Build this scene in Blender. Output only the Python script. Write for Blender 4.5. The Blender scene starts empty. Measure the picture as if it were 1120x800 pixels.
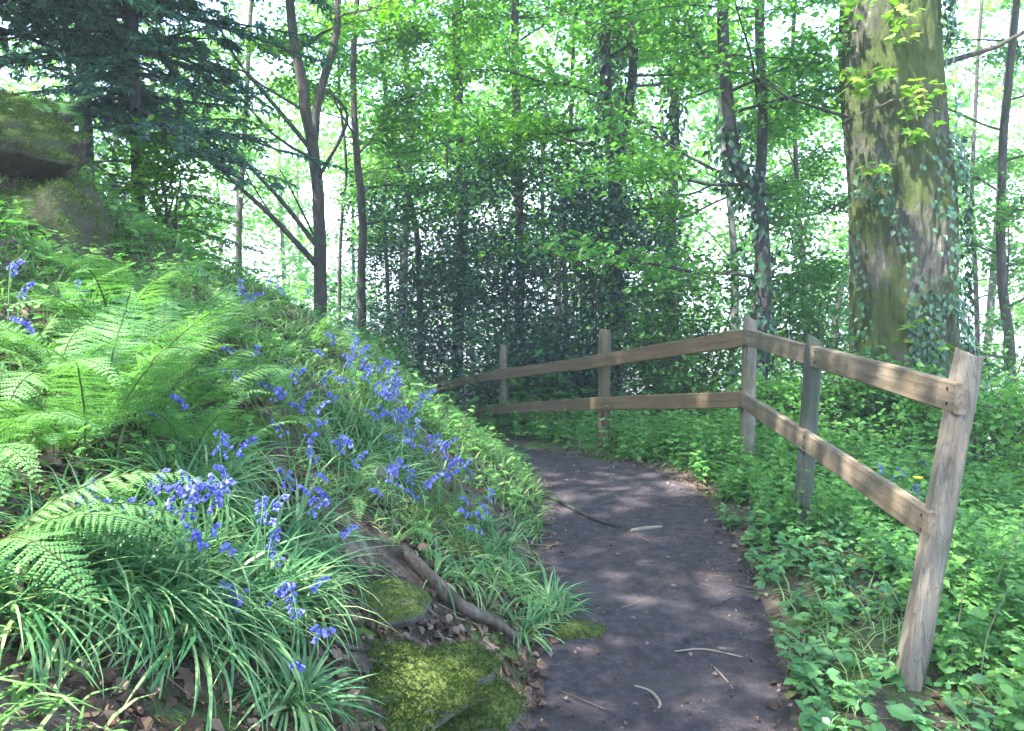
import bpy, math, random
import numpy as np
from mathutils import Vector, noise as mnoise
rng = np.random.default_rng(7); random.seed(7)
sc = bpy.context.scene
C = sc.collection
R = math.radians

# ------------------------------------------------------------------ camera maths
CAMZ = 1.45; FPX = 880.0; PITCH = math.atan(100/FPX)
cp, sp = math.cos(PITCH), math.sin(PITCH)
def ray(px, py):
    u = (px-560)/FPX; v = (400-py)/FPX
    return np.array([u, cp+v*sp, -sp+v*cp])
def at(px, py, Y):
    d = ray(px, py); t = Y/d[1]
    return np.array([d[0]*t, Y, CAMZ+d[2]*t])

# ------------------------------------------------------------------ terrain
EL = np.array([(0.0,-6),(0.02,2.3),(0.08,3.2),(0.12,4.3),(0.16,5.1),(0.08,5.9),(-0.15,6.8),(-0.65,7.9),(-1.4,9.3),(-2.5,10.8),(-4.2,12.4),(-14,18),(-90,60)], float)
ER = np.array([(0.9,-6),(0.93,2.4),(1.1,3.2),(1.27,4.2),(1.30,5.1),(1.12,5.95),(0.72,6.8),(0.25,7.9),(-0.4,9.3),(-1.3,10.9),(-2.8,12.9),(-12,20),(-88,66)], float)
def sdist(P, L):
    """distance to polyline, positive on its left side (towards -x here)"""
    best = np.full(len(P), 1e9); sg = np.ones(len(P))
    for a, b in zip(L[:-1], L[1:]):
        ab = b-a; ap = P-a
        t = np.clip((ap@ab)/(ab@ab), 0, 1)
        q = P-(a+t[:,None]*ab)
        d = np.hypot(q[:,0], q[:,1])
        s = np.sign(ab[0]*ap[:,1]-ab[1]*ap[:,0])
        m = d < best-1e-9
        best = np.where(m, d, best); sg = np.where(m, s, sg)
    return best*sg
def wob(x, y, f, seed=0.0):
    return (np.sin(x*f+1.3+seed)*np.cos(y*f*1.13-0.7+seed*2)+np.sin((x+y)*f*0.73+2.1*seed)*0.6+np.sin((x-1.7*y)*f*1.9+seed)*0.35)/1.9
gy = np.array([-50,5.3,6.2,7.1,9.5,11.5,14,20,40,90,5000.]); gv = np.array([0,0,-.03,-.18,-.5,-1.05,-1.8,-3.8,-8,-9,-9.])
by = np.array([0,.12,.5,1.0,1.5,2.2,3,4,6,12,40,5000.]); bv = np.array([0,.10,.40,.78,1.10,1.50,2.08,2.95,4.3,7.0,12,13.])
fy = np.array([0,.3,1,1.8,3,5,10,30,100,5000.]); fv = np.array([0,.04,.02,-.08,-.30,-.8,-2.4,-6.5,-8,-8.])
def H(x, y):
    x = np.atleast_1d(np.asarray(x, float)); y = np.atleast_1d(np.asarray(y, float))
    P = np.stack([x, y], 1)
    dl = sdist(P, EL); dr = -sdist(P, ER)
    g = np.interp(y, gy, gv)
    dlp = np.clip(dl, 0, None); drp = np.clip(dr, 0, None)
    onpath = 1-np.clip((dlp+drp)/0.4, 0, 1)
    lump = (1-onpath)
    h = g*(1-0.45*np.clip((dlp-1)/5, 0, 1)) + np.interp(dlp, by, bv) + np.interp(drp, fy, fv)
    h += lump*(wob(x,y,2.3)*0.05+wob(x,y,6.1,1.0)*0.028+wob(x,y,15,2.0)*0.010)*np.clip(1+dlp*0.35,1,1.8)
    h += onpath*(wob(x,y,3.1,3.)*0.014+wob(x,y,9,4.)*0.007+wob(x,y,21,5.)*0.0028)
    inner = np.clip(np.minimum(-dl, -dr)/0.08, 0, 1)
    h = h - 0.0*inner
    # hollow under the rock outcrop
    h -= 0.35*np.exp(-(((x+2.45)/0.35)**2+((y-4.6)/0.5)**2))
    return h
def H1(x, y): return float(H([x],[y])[0])
def hit(px, py, tmax=40):
    d = ray(px, py); ts = np.arange(0.7, tmax, 0.02)
    X = d[0]*ts; Y = d[1]*ts; Z = CAMZ+d[2]*ts
    hh = H(X, Y); k = np.argmax(Z < hh)
    if Z[k] >= hh[k]: k = len(ts)-1
    return np.array([X[k], Y[k], hh[k]])

# ------------------------------------------------------------------ mesh builder
class MB:
    def __init__(s): s.v=[]; s.f=[]; s.n=0; s.m=[]; s.r=[]
    def add(s, v, f, m=0, r=None):
        v = np.asarray(v, float).reshape(-1,3); f = np.asarray(f, np.int64)
        s.v.append(v); s.f.append(f+s.n); s.n += len(v)
        s.m.append(np.full(len(f), m)); s.r.append(np.full(len(f), rng.random()) if r is None else np.asarray(r, float))
        return s
    def build(s, name, mats, parent=None, smooth=True, loc=None):
        me = bpy.data.meshes.new(name)
        V = np.concatenate(s.v)
        if loc is not None: V = V-np.asarray(loc)[None]
        nq = sum(len(f) for f in s.f)
        loops = np.concatenate([f.ravel() for f in s.f]).astype(np.int32)
        tot = np.concatenate([np.full(len(f), f.shape[1]) for f in s.f])
        st = np.concatenate([[0], np.cumsum(tot)[:-1]]).astype(np.int32)
        me.vertices.add(len(V)); me.vertices.foreach_set('co', V.astype(np.float32).ravel())
        me.loops.add(len(loops)); me.loops.foreach_set('vertex_index', loops)
        me.polygons.add(nq); me.polygons.foreach_set('loop_start', st)
        me.polygons.foreach_set('material_index', np.concatenate(s.m).astype(np.int32))
        me.polygons.foreach_set('use_smooth', np.full(nq, smooth))
        a = me.attributes.new('rnd', 'FLOAT', 'FACE'); a.data.foreach_set('value', np.concatenate(s.r).astype(np.float32))
        me.update(calc_edges=True)
        for m in (mats if isinstance(mats, (list,tuple)) else [mats]): me.materials.append(m)
        o = bpy.data.objects.new(name, me); C.objects.link(o)
        if loc is not None: o.location = loc
        if parent: o.parent = parent
        return o
def unit(a):
    return a/np.maximum(np.linalg.norm(a, axis=-1, keepdims=True), 1e-9)
def inst(mb, tv, tf, O, Xa, Ya, Za, S, m=0, r=None):
    """copies of a small template into one mesh"""
    n = len(O); k = len(tv)
    S = np.asarray(S, float)
    if S.ndim == 0: S = np.full((n,3), float(S))
    if S.ndim == 1: S = np.repeat(S[:,None], 3, 1)
    T = tv[None]*S[:,None,:]
    V = O[:,None,:] + T[...,0:1]*Xa[:,None,:] + T[...,1:2]*Ya[:,None,:] + T[...,2:3]*Za[:,None,:]
    F = (tf[None]+(np.arange(n)*k)[:,None,None]).reshape(-1, tf.shape[1])
    if r is None: r = rng.random(n)
    mb.add(V.reshape(-1,3), F, m, np.repeat(r, len(tf)))
def frames(D, N):
    Y = unit(D); X = unit(np.cross(Y, N)); Z = np.cross(X, Y)
    return X, Y, Z
def tube(mb, P, rad, n=8, m=0, cap=True, rough=0.0, seed=0.0, vr=None):
    P = np.asarray(P, float); rad = np.broadcast_to(np.asarray(rad, float), (len(P),))
    T = np.gradient(P, axis=0); T = unit(T)
    up = np.array([0,0,1.]) if abs(T[0][2]) < 0.9 else np.array([1.,0,0])
    A = unit(np.cross(T[0], up)); rings = []
    for i in range(len(P)):
        A = unit(A - T[i]*(A@T[i])); B = np.cross(T[i], A)
        th = np.arange(n)*2*math.pi/n
        rr = rad[i]*np.ones(n)
        if rough:
            rr = rr*(1+rough*np.array([mnoise.noise(Vector((math.cos(t)*1.4+seed, math.sin(t)*1.4, P[i][2]*1.1+seed))) + .4*mnoise.noise(Vector((math.cos(t)*5+seed, math.sin(t)*5, P[i][2]*3))) for t in th]))
        rings.append(P[i]+(np.cos(th)*rr)[:,None]*A+(np.sin(th)*rr)[:,None]*B)
    V = np.concatenate(rings); k = np.arange(n); F = []
    for i in range(len(P)-1):
        F.append(np.stack([i*n+k, i*n+(k+1)%n, (i+1)*n+(k+1)%n, (i+1)*n+k], 1))
    mb.add(V, np.concatenate(F), m, None if vr is None else np.full(n*(len(P)-1), vr))
    if cap:
        mb.add(rings[-1], np.array([k]), m); mb.add(rings[0], np.array([k[::-1]]), m)
    return mb
def smoothline(P, n):
    P = np.asarray(P, float); t = np.linspace(0, len(P)-1, n); out = []
    for tt in t:
        i = min(int(tt), len(P)-2); f = tt-i
        p0 = P[max(i-1,0)]; p1 = P[i]; p2 = P[i+1]; p3 = P[min(i+2, len(P)-1)]
        out.append(0.5*((2*p1)+(-p0+p2)*f+(2*p0-5*p1+4*p2-p3)*f*f+(-p0+3*p1-3*p2+p3)*f**3))
    return np.array(out)

# templates: x width, y length, z normal
LEAF = np.array([(0,0,0),(.34,.38,.05),(0,1,-.06),(-.34,.38,.05),(0,.45,-.04)]); LEAF_F = np.array([(0,1,2,4),(0,4,2,3)])
OVAL = np.array([(0,0,0),(.30,.22,.05),(.36,.58,.04),(0,1,-.08),(-.36,.58,.04),(-.30,.22,.05),(0,.3,-.02),(0,.65,-.03)]); OVAL_F = np.array([(0,1,6,5),(1,2,7,6),(5,6,7,4),(2,3,4,7)])
# five-lobed leaf (sycamore, field maple)
def lobed():
    th = [-150,-118,-88,-62,-38,-18,0,18,38,62,88,118,150]
    rr = [.30,.52,.34,.72,.42,.62,1.0,.62,.42,.72,.34,.52,.30]
    v = [(0,0,0)]+[(r*.62*math.sin(R(t)), r*.62*math.cos(R(t))+.3, -.10*r*r+.05) for t, r in zip(th, rr)]+[(0,.3,0)]
    f = [(14, i, i+1, i+2) for i in range(1, 13, 2)]
    f = [(14, f_[1], f_[2], f_[3]) for f_ in f]
    return np.array(v), np.array(f+[(14,13,0,1)])
LOBE, LOBE_F = lobed()
def blade(seg=4, droop=.55):
    v=[]; 
    for i in range(seg+1):
        t = i/seg; w = .5*(1-t**2.2)*(.55+.45*min(1,t*4)); 
        a = t*droop*2.2
        y = math.sin(a)/2.2/max(droop,1e-3) if droop else t; z = (1-math.cos(a))/2.2/max(droop,1e-3)
        v += [(-w, y, -z), (w, y, -z)]
    f = [(2*i, 2*i+1, 2*i+3, 2*i+2) for i in range(seg)]
    return np.array(v), np.array(f)

# ------------------------------------------------------------------ materials
def nt(name):
    m = bpy.data.materials.new(name); m.use_nodes = True
    t = m.node_tree; t.nodes.clear()
    o = t.nodes.new('ShaderNodeOutputMaterial')
    return m, t, o
def ramp(t, fac, stops, interp='LINEAR'):
    n = t.nodes.new('ShaderNodeValToRGB'); e = n.color_ramp.elements; n.color_ramp.interpolation = interp
    while len(e) < len(stops): e.new(0.5)
    for k, (p, c) in enumerate(stops):
        e[k].position = p; e[k].color = (*c, 1) if len(c) == 3 else c
    t.links.new(fac, n.inputs[0]); return n.outputs[0]
def noise(t, scale, detail=4, rough=.6, vec=None, dist=0):
    n = t.nodes.new('ShaderNodeTexNoise'); n.inputs['Scale'].default_value = scale
    n.inputs['Detail'].default_value = detail; n.inputs['Roughness'].default_value = rough; n.inputs['Distortion'].default_value = dist
    if vec is not None: t.links.new(vec, n.inputs['Vector'])
    return n.outputs['Fac']
def coord(t, scale=(1,1,1), which='Object'):
    c = t.nodes.new('ShaderNodeTexCoord'); mp = t.nodes.new('ShaderNodeMapping'); mp.inputs['Scale'].default_value = scale
    t.links.new(c.outputs[which], mp.inputs[0]); return mp.outputs[0]
def mix(t, a, b, f, mode='MIX'):
    n = t.nodes.new('ShaderNodeMix'); n.data_type = 'RGBA'; n.blend_type = mode
    for s, v in ((n.inputs[0], f), (n.inputs[6], a), (n.inputs[7], b)):
        if hasattr(v, 'is_linked') or isinstance(v, bpy.types.NodeSocket): t.links.new(v, s)
        elif isinstance(v, (int, float)): s.default_value = v
        else: s.default_value = (*v, 1)
    return n.outputs[2]
def math_(t, op, a, b=0.0):
    n = t.nodes.new('ShaderNodeMath'); n.operation = op
    for s, v in ((n.inputs[0], a), (n.inputs[1], b)):
        if isinstance(v, bpy.types.NodeSocket): t.links.new(v, s)
        else: s.default_value = v
    return n.outputs[0]
def bump(t, h, strength, dist=.02):
    b = t.nodes.new('ShaderNodeBump'); b.inputs['Strength'].default_value = strength; b.inputs['Distance'].default_value = dist
    t.links.new(h, b.inputs['Height']); return b.outputs[0]
def princ(t, o, col, rough=.8, nrm=None, spec=.3):
    p = t.nodes.new('ShaderNodeBsdfPrincipled')
    if isinstance(col, bpy.types.NodeSocket): t.links.new(col, p.inputs['Base Color'])
    else: p.inputs['Base Color'].default_value = (*col, 1)
    if isinstance(rough, bpy.types.NodeSocket): t.links.new(rough, p.inputs['Roughness'])
    else: p.inputs['Roughness'].default_value = rough
    p.inputs['Specular IOR Level'].default_value = spec
    if nrm is not None: t.links.new(nrm, p.inputs['Normal'])
    if o: t.links.new(p.outputs[0], o.inputs[0])
    return p
def upness(t):
    g = t.nodes.new('ShaderNodeNewGeometry'); s = t.nodes.new('ShaderNodeSeparateXYZ'); t.links.new(g.outputs['Normal'], s.inputs[0]); return s.outputs[2]
def leafmat(name, c0, c1, c2, tr=.45, rough=.5, spec=.4, clump=.5, trc=None):
    m, t, o = nt(name)
    a = t.nodes.new('ShaderNodeAttribute'); a.attribute_name = 'rnd'
    vec = coord(t)
    nz = noise(t, 1.1, 3, .6, vec)
    f = math_(t, 'ADD', math_(t, 'MULTIPLY', a.outputs['Fac'], 1-clump), math_(t, 'MULTIPLY', nz, clump))
    oi = t.nodes.new('ShaderNodeObjectInfo'); f = math_(t, 'ADD', f, math_(t, 'MULTIPLY', math_(t, 'SUBTRACT', oi.outputs['Random'], .5), .28))
    col = ramp(t, f, [(.18, c0), (.5, c1), (.82, c2)])
    p = princ(t, None, col, rough, None, spec)
    tn = t.nodes.new('ShaderNodeBsdfTranslucent')
    tc = mix(t, col, (.95, 1.15, .52) if trc is None else trc, 1.0, 'MULTIPLY')
    t.links.new(tc, tn.inputs[0])
    ms = t.nodes.new('ShaderNodeMixShader'); ms.inputs[0].default_value = tr
    t.links.new(p.outputs[0], ms.inputs[1]); t.links.new(tn.outputs[0], ms.inputs[2]); t.links.new(ms.outputs[0], o.inputs[0])
    return m
M = {}
M['beech'] = leafmat('fresh_beech_leaf', (.07,.22,.02), (.14,.34,.03), (.29,.49,.045), .55)
M['syc'] = leafmat('sycamore_leaf', (.06,.21,.05), (.125,.31,.07), (.24,.45,.10), .55)
M['far'] = leafmat('distant_leaf', (.13,.31,.11), (.20,.41,.14), (.34,.53,.17), .58)  # leaf colour lightened: brightness and fading of far crowns painted in
M['ever'] = leafmat('evergreen_needle', (.04,.105,.085), (.07,.16,.12), (.13,.25,.16), .3, .5, .4)
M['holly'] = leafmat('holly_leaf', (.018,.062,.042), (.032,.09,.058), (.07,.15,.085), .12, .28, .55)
M['shrub'] = leafmat('shrub_leaf', (.05,.15,.035), (.08,.22,.045), (.14,.32,.06), .4)
M['fern'] = leafmat('fern_frond', (.10,.25,.07), (.17,.35,.11), (.30,.48,.19), .4, .6, .25)
M['strap'] = leafmat('strap_leaf', (.05,.15,.05), (.10,.25,.085), (.30,.40,.17), .3, .45, .4, .3)
M['grass'] = leafmat('grass_blade', (.07,.19,.04), (.13,.27,.07), (.30,.38,.16), .35, .5, .3)
M['herb'] = leafmat('herb_leaf', (.08,.24,.055), (.14,.34,.08), (.27,.47,.13), .45, .5, .35)
M['nettle'] = leafmat('nettle_leaf', (.06,.19,.045), (.11,.28,.06), (.20,.38,.09), .45, .6, .3)
M['ivyherb'] = leafmat('broad_ground_leaf', (.05,.15,.05), (.09,.24,.075), (.18,.36,.11), .35, .4, .5)
M['mosstuft'] = leafmat('moss_tuft', (.03,.055,.012), (.075,.11,.022), (.16,.19,.04), .3, .8, .1)
M['ivy'] = leafmat('ivy_leaf', (.02,.07,.035), (.035,.10,.045), (.07,.16,.06), .1, .35, .5)
M['shoot'] = leafmat('young_shoot_leaf', (.12,.28,.03), (.19,.37,.04), (.30,.45,.05), .4)
M['bell'] = leafmat('bluebell_petal', (.085,.09,.40), (.13,.145,.53), (.23,.24,.66), .25, .5, .3, .2, (1,1,1))
M['yellow'] = leafmat('yellow_petal', (.75,.55,.01), (.8,.62,.02), (.85,.7,.03), .2, .5, .3, .2, (1,1,.6))
M['dead'] = leafmat('dead_leaf', (.05,.03,.019), (.11,.07,.047), (.24,.17,.125), .15, .7, .2, .15, (1,.8,.6))

def barkmat(name, c0, c1, moss, mossamt, scale=1.0):
    m, t, o = nt(name)
    v = coord(t, (7*scale,7*scale,1.6*scale)); v2 = coord(t)
    n1 = noise(t, 2.2, 8, .68, v, .5); n2 = noise(t, 1.3, 5, .65, v2); n3 = noise(t, 14, 4, .6, v2)
    col = ramp(t, n1, [(.33, tuple(x*.55 for x in c0)), (.5, c0), (.68, c1)])
    f = math_(t, 'ADD', n2, math_(t, 'MULTIPLY', math_(t,'SUBTRACT',n3,.5), .35))
    mk = ramp(t, f, [(.60-mossamt, (0,0,0)), (.72-mossamt, (1,1,1))])
    mc = mix(t, tuple(x*.5 for x in moss), moss, n3)
    col = mix(t, col, mc, mk)
    hgt = math_(t, 'ADD', n1, math_(t, 'MULTIPLY', n3, .25))
    princ(t, o, col, .9, bump(t, hgt, .9, .04), .2); return m
M['bark'] = barkmat('brown_bark', (.085,.068,.06), (.17,.14,.12), (.07,.11,.02), .05)
M['rootbark'] = barkmat('bare_root_bark', (.10,.078,.06), (.22,.18,.14), (.07,.10,.03), .04)
M['farbark'] = barkmat('pale_far_bark', (.12,.11,.10), (.24,.22,.20), (.12,.16,.06), .03)  # bark lightened for far trunks, distance haze painted into the colour
M['darkbark'] = barkmat('dark_bark', (.055,.05,.052), (.11,.10,.10), (.05,.09,.03), .06)
M['bigbark'] = barkmat('mossy_old_bark', (.105,.096,.076), (.25,.228,.18), (.11,.14,.04), .18, 1.6)
M['fernstem'] = barkmat('fern_stem', (.08,.10,.03), (.13,.19,.06), (.05,.09,.02), 0)
def stemmat(name, c):
    m, t, o = nt(name); n = noise(t, 30, 3, .5, coord(t)); princ(t, o, mix(t, tuple(x*.7 for x in c), c, n), .6); return m
M['stem'] = stemmat('green_stem', (.08,.19,.06)); M['drystem'] = stemmat('dry_stem', (.27,.23,.165))

def woodmat(name, axis, base, light, stain, green=.0):
    m, t, o = nt(name)
    s = [26,26,26]; s[axis] = 1.2
    v = coord(t, tuple(s)); v2 = coord(t, (1.2,1.2,1.2)); 
    g = noise(t, 1.0, 7, .65, v, .6); k = noise(t, 1.9, 4, .6, v2); fine = noise(t, 45, 3, .6, v2)
    col = ramp(t, g, [(.3, base), (.52, tuple((a+b)/2 for a, b in zip(base, light))), (.72, light)])
    col = mix(t, col, stain, ramp(t, k, [(.48,(0,0,0)),(.68,(1,1,1))]))
    if green: col = mix(t, col, (.07,.10,.035), ramp(t, noise(t, 3.1, 5, .7, v2), [(.60-green,(0,0,0)),(.78-green,(.8,.8,.8))]))
    gs = ramp(t, g, [(.30,(0,0,0)),(.40,(1,1,1))])
    crk = ramp(t, noise(t, 1.7, 5, .6, v, 1.2), [(.485,(1,1,1)),(.5,(0,0,0)),(.515,(1,1,1))]); col = mix(t, col, mix(t, (0,0,0), col, crk), .55)
    b = math_(t, 'ADD', math_(t, 'ADD', math_(t, 'MULTIPLY', gs, .6), math_(t, 'MULTIPLY', fine, .3)), math_(t, 'MULTIPLY', crk, .5))
    princ(t, o, col, .82, bump(t, b, .6, .006), .25); return m
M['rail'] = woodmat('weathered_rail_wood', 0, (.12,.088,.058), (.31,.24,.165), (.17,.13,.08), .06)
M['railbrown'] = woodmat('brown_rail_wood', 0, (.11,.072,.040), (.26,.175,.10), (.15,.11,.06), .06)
M['post'] = woodmat('weathered_post_wood', 2, (.12,.095,.072), (.31,.26,.20), (.16,.135,.09), .10)
M['postbrown'] = woodmat('brown_post_wood', 2, (.085,.06,.038), (.18,.13,.08), (.10,.09,.05), .06)
M['postdark'] = woodmat('dark_post_wood', 2, (.055,.06,.055), (.12,.12,.11), (.06,.08,.045), .12)

def groundmat():
    m, t, o = nt('woodland_floor')
    v = coord(t); n1 = noise(t, 1.7, 6, .65, v); n2 = noise(t, 11, 6, .7, v); n3 = noise(t, 55, 3, .6, v)
    soil = ramp(t, n2, [(.3,(.035,.024,.018)),(.5,(.085,.062,.048)),(.66,(.17,.13,.105)),(.78,(.26,.21,.18))])
    mossc = ramp(t, n3, [(.3,(.025,.06,.012)),(.7,(.09,.15,.03))])
    col = mix(t, soil, mossc, ramp(t, n1, [(.49,(0,0,0)),(.60,(1,1,1))]))
    hh = math_(t, 'ADD', n2, math_(t, 'MULTIPLY', n3, .5))
    princ(t, o, col, .95, bump(t, hh, .9, .03), .15); return m
def pathmat():
    m, t, o = nt('trodden_earth')
    v = coord(t); n1 = noise(t, 1.6, 5, .6, v); n2 = noise(t, 16, 7, .75, v); n3 = noise(t, 90, 4, .7, v)
    col = ramp(t, n2, [(.28,(.026,.019,.020)),(.5,(.064,.049,.052)),(.72,(.13,.102,.108))])
    col = mix(t, col, (.045,.035,.032), ramp(t, noise(t, 3.3, 5, .65, v, .8), [(.52,(0,0,0)),(.66,(.75,.75,.75))]))
    col = mix(t, col, (.15,.125,.12), ramp(t, n1, [(.5,(0,0,0)),(.72,(.6,.6,.6))]))
    vo = t.nodes.new('ShaderNodeTexVoronoi'); vo.inputs['Scale'].default_value = 75; t.links.new(v, vo.inputs['Vector'])
    peb = ramp(t, vo.outputs['Distance'], [(.0,(1,1,1)),(.38,(0,0,0))])
    pc = math_(t, 'MULTIPLY', peb, ramp(t, noise(t, 21, 2, .5, v), [(.52,(0,0,0)),(.60,(1,1,1))]))
    col = mix(t, col, (.30,.26,.25), math_(t, 'MULTIPLY', pc, .3))
    hh = math_(t, 'ADD', math_(t, 'ADD', n2, math_(t, 'MULTIPLY', n3, .35)), math_(t, 'MULTIPLY', pc, .4))
    hh = math_(t, 'ADD', hh, math_(t, 'MULTIPLY', noise(t, 5, 4, .6, v), 1.2))
    princ(t, o, col, .88, bump(t, hh, 1., .032), .25); return m
def rockmat(name, c0, c1, moss, lo, hi):
    m, t, o = nt(name)
    v = coord(t); n1 = noise(t, 3.5, 7, .7, v, .4); n2 = noise(t, 24, 5, .7, v); n3 = noise(t, 90, 3, .6, v)
    col = ramp(t, n1, [(.3, c0), (.7, c1)]); col = mix(t, col, tuple(x*.5 for x in c0), ramp(t, n2, [(.55,(0,0,0)),(.7,(.7,.7,.7))]))
    f = math_(t, 'ADD', upness(t), math_(t, 'MULTIPLY', math_(t, 'SUBTRACT', n1, .5), 1.8))
    mc = mix(t, tuple(x*.35 for x in moss), moss, ramp(t, n3, [(.35,(0,0,0)),(.65,(1,1,1))]))
    col = mix(t, col, mc, ramp(t, f, [(lo,(0,0,0)),(hi,(1,1,1))]))
    hh = math_(t, 'ADD', n2, math_(t, 'MULTIPLY', n3, .5))
    princ(t, o, col, .92, bump(t, hh, .9, .025), .2); return m
M['grit'] = rockmat('path_grit', (.07,.058,.06), (.17,.15,.15), (.06,.07,.03), .9, 1.4); M['ground'] = groundmat(); M['path'] = pathmat()
M['rock'] = rockmat('brown_outcrop_rock', (.045,.036,.028), (.13,.105,.08), (.06,.095,.02), -.1, .6)
M['mossrock'] = rockmat('moss_covered_stone', (.10,.09,.075), (.2,.18,.15), (.10,.135,.03), -.1, .45)
M['stone'] = rockmat('pale_stone', (.2,.19,.16), (.38,.36,.31), (.17,.24,.06), .45, .9)
def watermat():
    m, t, o = nt('still_water'); n = noise(t, .5, 3, .5, coord(t)); princ(t, o, (.16,.20,.22), .12, bump(t, n, .15, .05), .6); return m
M['water'] = watermat()

# ------------------------------------------------------------------ tags
def tag(o, label=None, cat=None, group=None, kind=None):
    if label: o['label'] = label
    if cat: o['category'] = cat
    if group: o['group'] = group
    if kind: o['kind'] = kind
    return o
def thing(name, loc, label, cat, group=None, rz=0):
    o = bpy.data.objects.new(name, None); C.objects.link(o); o.location = [float(v) for v in loc]; o.rotation_euler = (0,0,rz)
    o.empty_display_size = .1
    return tag(o, label, cat, group)
def copy_thing(src, loc, label, rz=0, scale=1., tilt=(0,0)):
    r = src.copy(); C.objects.link(r); r.location = [float(v) for v in loc]; r.rotation_euler = (tilt[0], tilt[1], rz); r.scale = (scale,)*3
    r['label'] = label
    for ch in src.children:
        c = ch.copy(); C.objects.link(c); c.parent = r
        for g in ch.children:
            d = g.copy(); C.objects.link(d); d.parent = c
    return r

# ------------------------------------------------------------------ setting
def axis(lo, a, b, hi, step):
    core = np.arange(a, b+step/2, step)
    def out(start, end):
        v=[]; s=step; x=start
        while x < end: s *= 1.22; x += s; v.append(x)
        return np.array(v)
    left = -(out(-a, -lo))[::-1]; right = out(b, hi)
    return np.concatenate([left, core, right])
xs = axis(-2500, -6.5, 5.5, 2500, .055); ys = axis(-60, -1.0, 11.5, 3000, .055)
XX, YY = np.meshgrid(xs, ys); P = np.stack([XX.ravel(), YY.ravel()], 1)
ZZ = H(P[:,0], P[:,1]); 
dl = -sdist(P, EL); dr = sdist(P, ER); ins = np.clip(np.minimum(dl, dr)/.10, 0, 1)
ZZ = ZZ - .035*ins
nx, ny = len(xs), len(ys); I = np.arange(nx*ny).reshape(ny, nx)
F = np.stack([I[:-1,:-1].ravel(), I[:-1,1:].ravel(), I[1:,1:].ravel(), I[1:,:-1].ravel()], 1)
g = MB().add(np.column_stack([P, ZZ]), F, 0, np.zeros(len(F))).build('ground', M['ground']); tag(g, kind='structure')
# path sheet
ts = np.linspace(0, 10.6, 420)
Lc = np.stack([np.interp(ts, np.arange(len(EL)), EL[:,k]) for k in (0,1)], 1); Rc = np.stack([np.interp(ts, np.arange(len(ER)), ER[:,k]) for k in (0,1)], 1)
w = np.linspace(0, 1, 40); mbp = MB(); PV = []
for i in range(len(ts)):
    el = .03+.05*math.sin(ts[i]*9)*.4+.03*mnoise.noise(Vector((ts[i]*14, 0, 0))); er = .02+.06*mnoise.noise(Vector((ts[i]*11, 5, 0)))
    ww = (-el)+w*(1+el+er); PV.append(Lc[i]+(Rc[i]-Lc[i])*ww[:,None])
PV = np.concatenate(PV); pz = H(PV[:,0], PV[:,1])
e = np.tile(np.minimum(w, 1-w), len(ts)); pz = pz - .03*np.clip(1-e/.06, 0, 1) + .0
J = np.arange(len(PV)).reshape(len(ts), 40)
F = np.stack([J[:-1,:-1].ravel(), J[:-1,1:].ravel(), J[1:,1:].ravel(), J[1:,:-1].ravel()], 1)
po = mbp.add(np.column_stack([PV, pz]), F, 0, np.zeros(len(F))).build('path', M['path']); tag(po, kind='structure')

# ------------------------------------------------------------------ fence
fence = thing('wooden_fence', (1.6,5.5,H1(1.6,5.5)), 'two-rail weathered wooden fence bending round the outer edge of the path', 'fence')
fb = np.array(fence.location)
posts = [ # base x,y, base drop, top x,y,z, width, material
    ((1.355,2.67), (1.60,2.80,1.185), .088, 'post', 'pale leaning post at the near end with a worn slanted top'),
    ((1.54,4.18), (1.585,4.20,1.13), .082, 'postdark', 'dark green-stained post in the middle of the near span'),
    ((1.66,5.56), (1.645,5.56,1.16), .09, 'post', None),
    ((.83,7.18), (.83,7.18,.965), .105, 'postbrown', 'brown post carrying both rails just past the bend'),
    ((-.10,9.55), (-.10,9.55,.62), .095, 'post', None),
    ((-1.02,11.55), (-1.02,11.55,.05), .10, 'postdark', None),
    ((-1.95,13.4), (-1.95,13.4,-.60), .10, 'postdark', None)]
for (bx, by_), top, wd, mt, lab in posts:
    mb = MB(); z0 = H1(bx, by_)-.25; n = 14
    b = np.array([bx, by_, z0]); tp = np.array(top)
    sec = []
    for i in range(n+1):
        t = i/n; c = b+(tp-b)*t; hw = wd/2*(1.04-.05*t)
        ring=[]
        for (sx, sy) in ((-.5,-1),(.5,-1),(1,-.5),(1,.5),(.5,1),(-.5,1),(-1,.5),(-1,-.5)):
            jit = 1+.05*mnoise.noise(Vector((bx*3+sx, sy*2, i*.6)))
            zz = 0
            if i == n: zz = -.018*(sx+1)/2+.02*mnoise.noise(Vector((sx*2,sy*2,bx))); jit *= .9
            ring.append((c[0]+sx*hw*jit, c[1]+sy*hw*jit, c[2]+zz))
        sec += ring
    k = np.arange(8); F = np.concatenate([np.stack([i*8+k, i*8+(k+1)%8, (i+1)*8+(k+1)%8, (i+1)*8+k], 1) for i in range(n)])
    mb.add(sec, F); mb.add(sec[-8:], np.array([k]))
    o = mb.build('post', M[mt], fence, smooth=False, loc=(bx, by_, z0)); o.location = (bx-fb[0], by_-fb[1], z0-fb[2])
    if lab: o['label'] = lab
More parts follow.
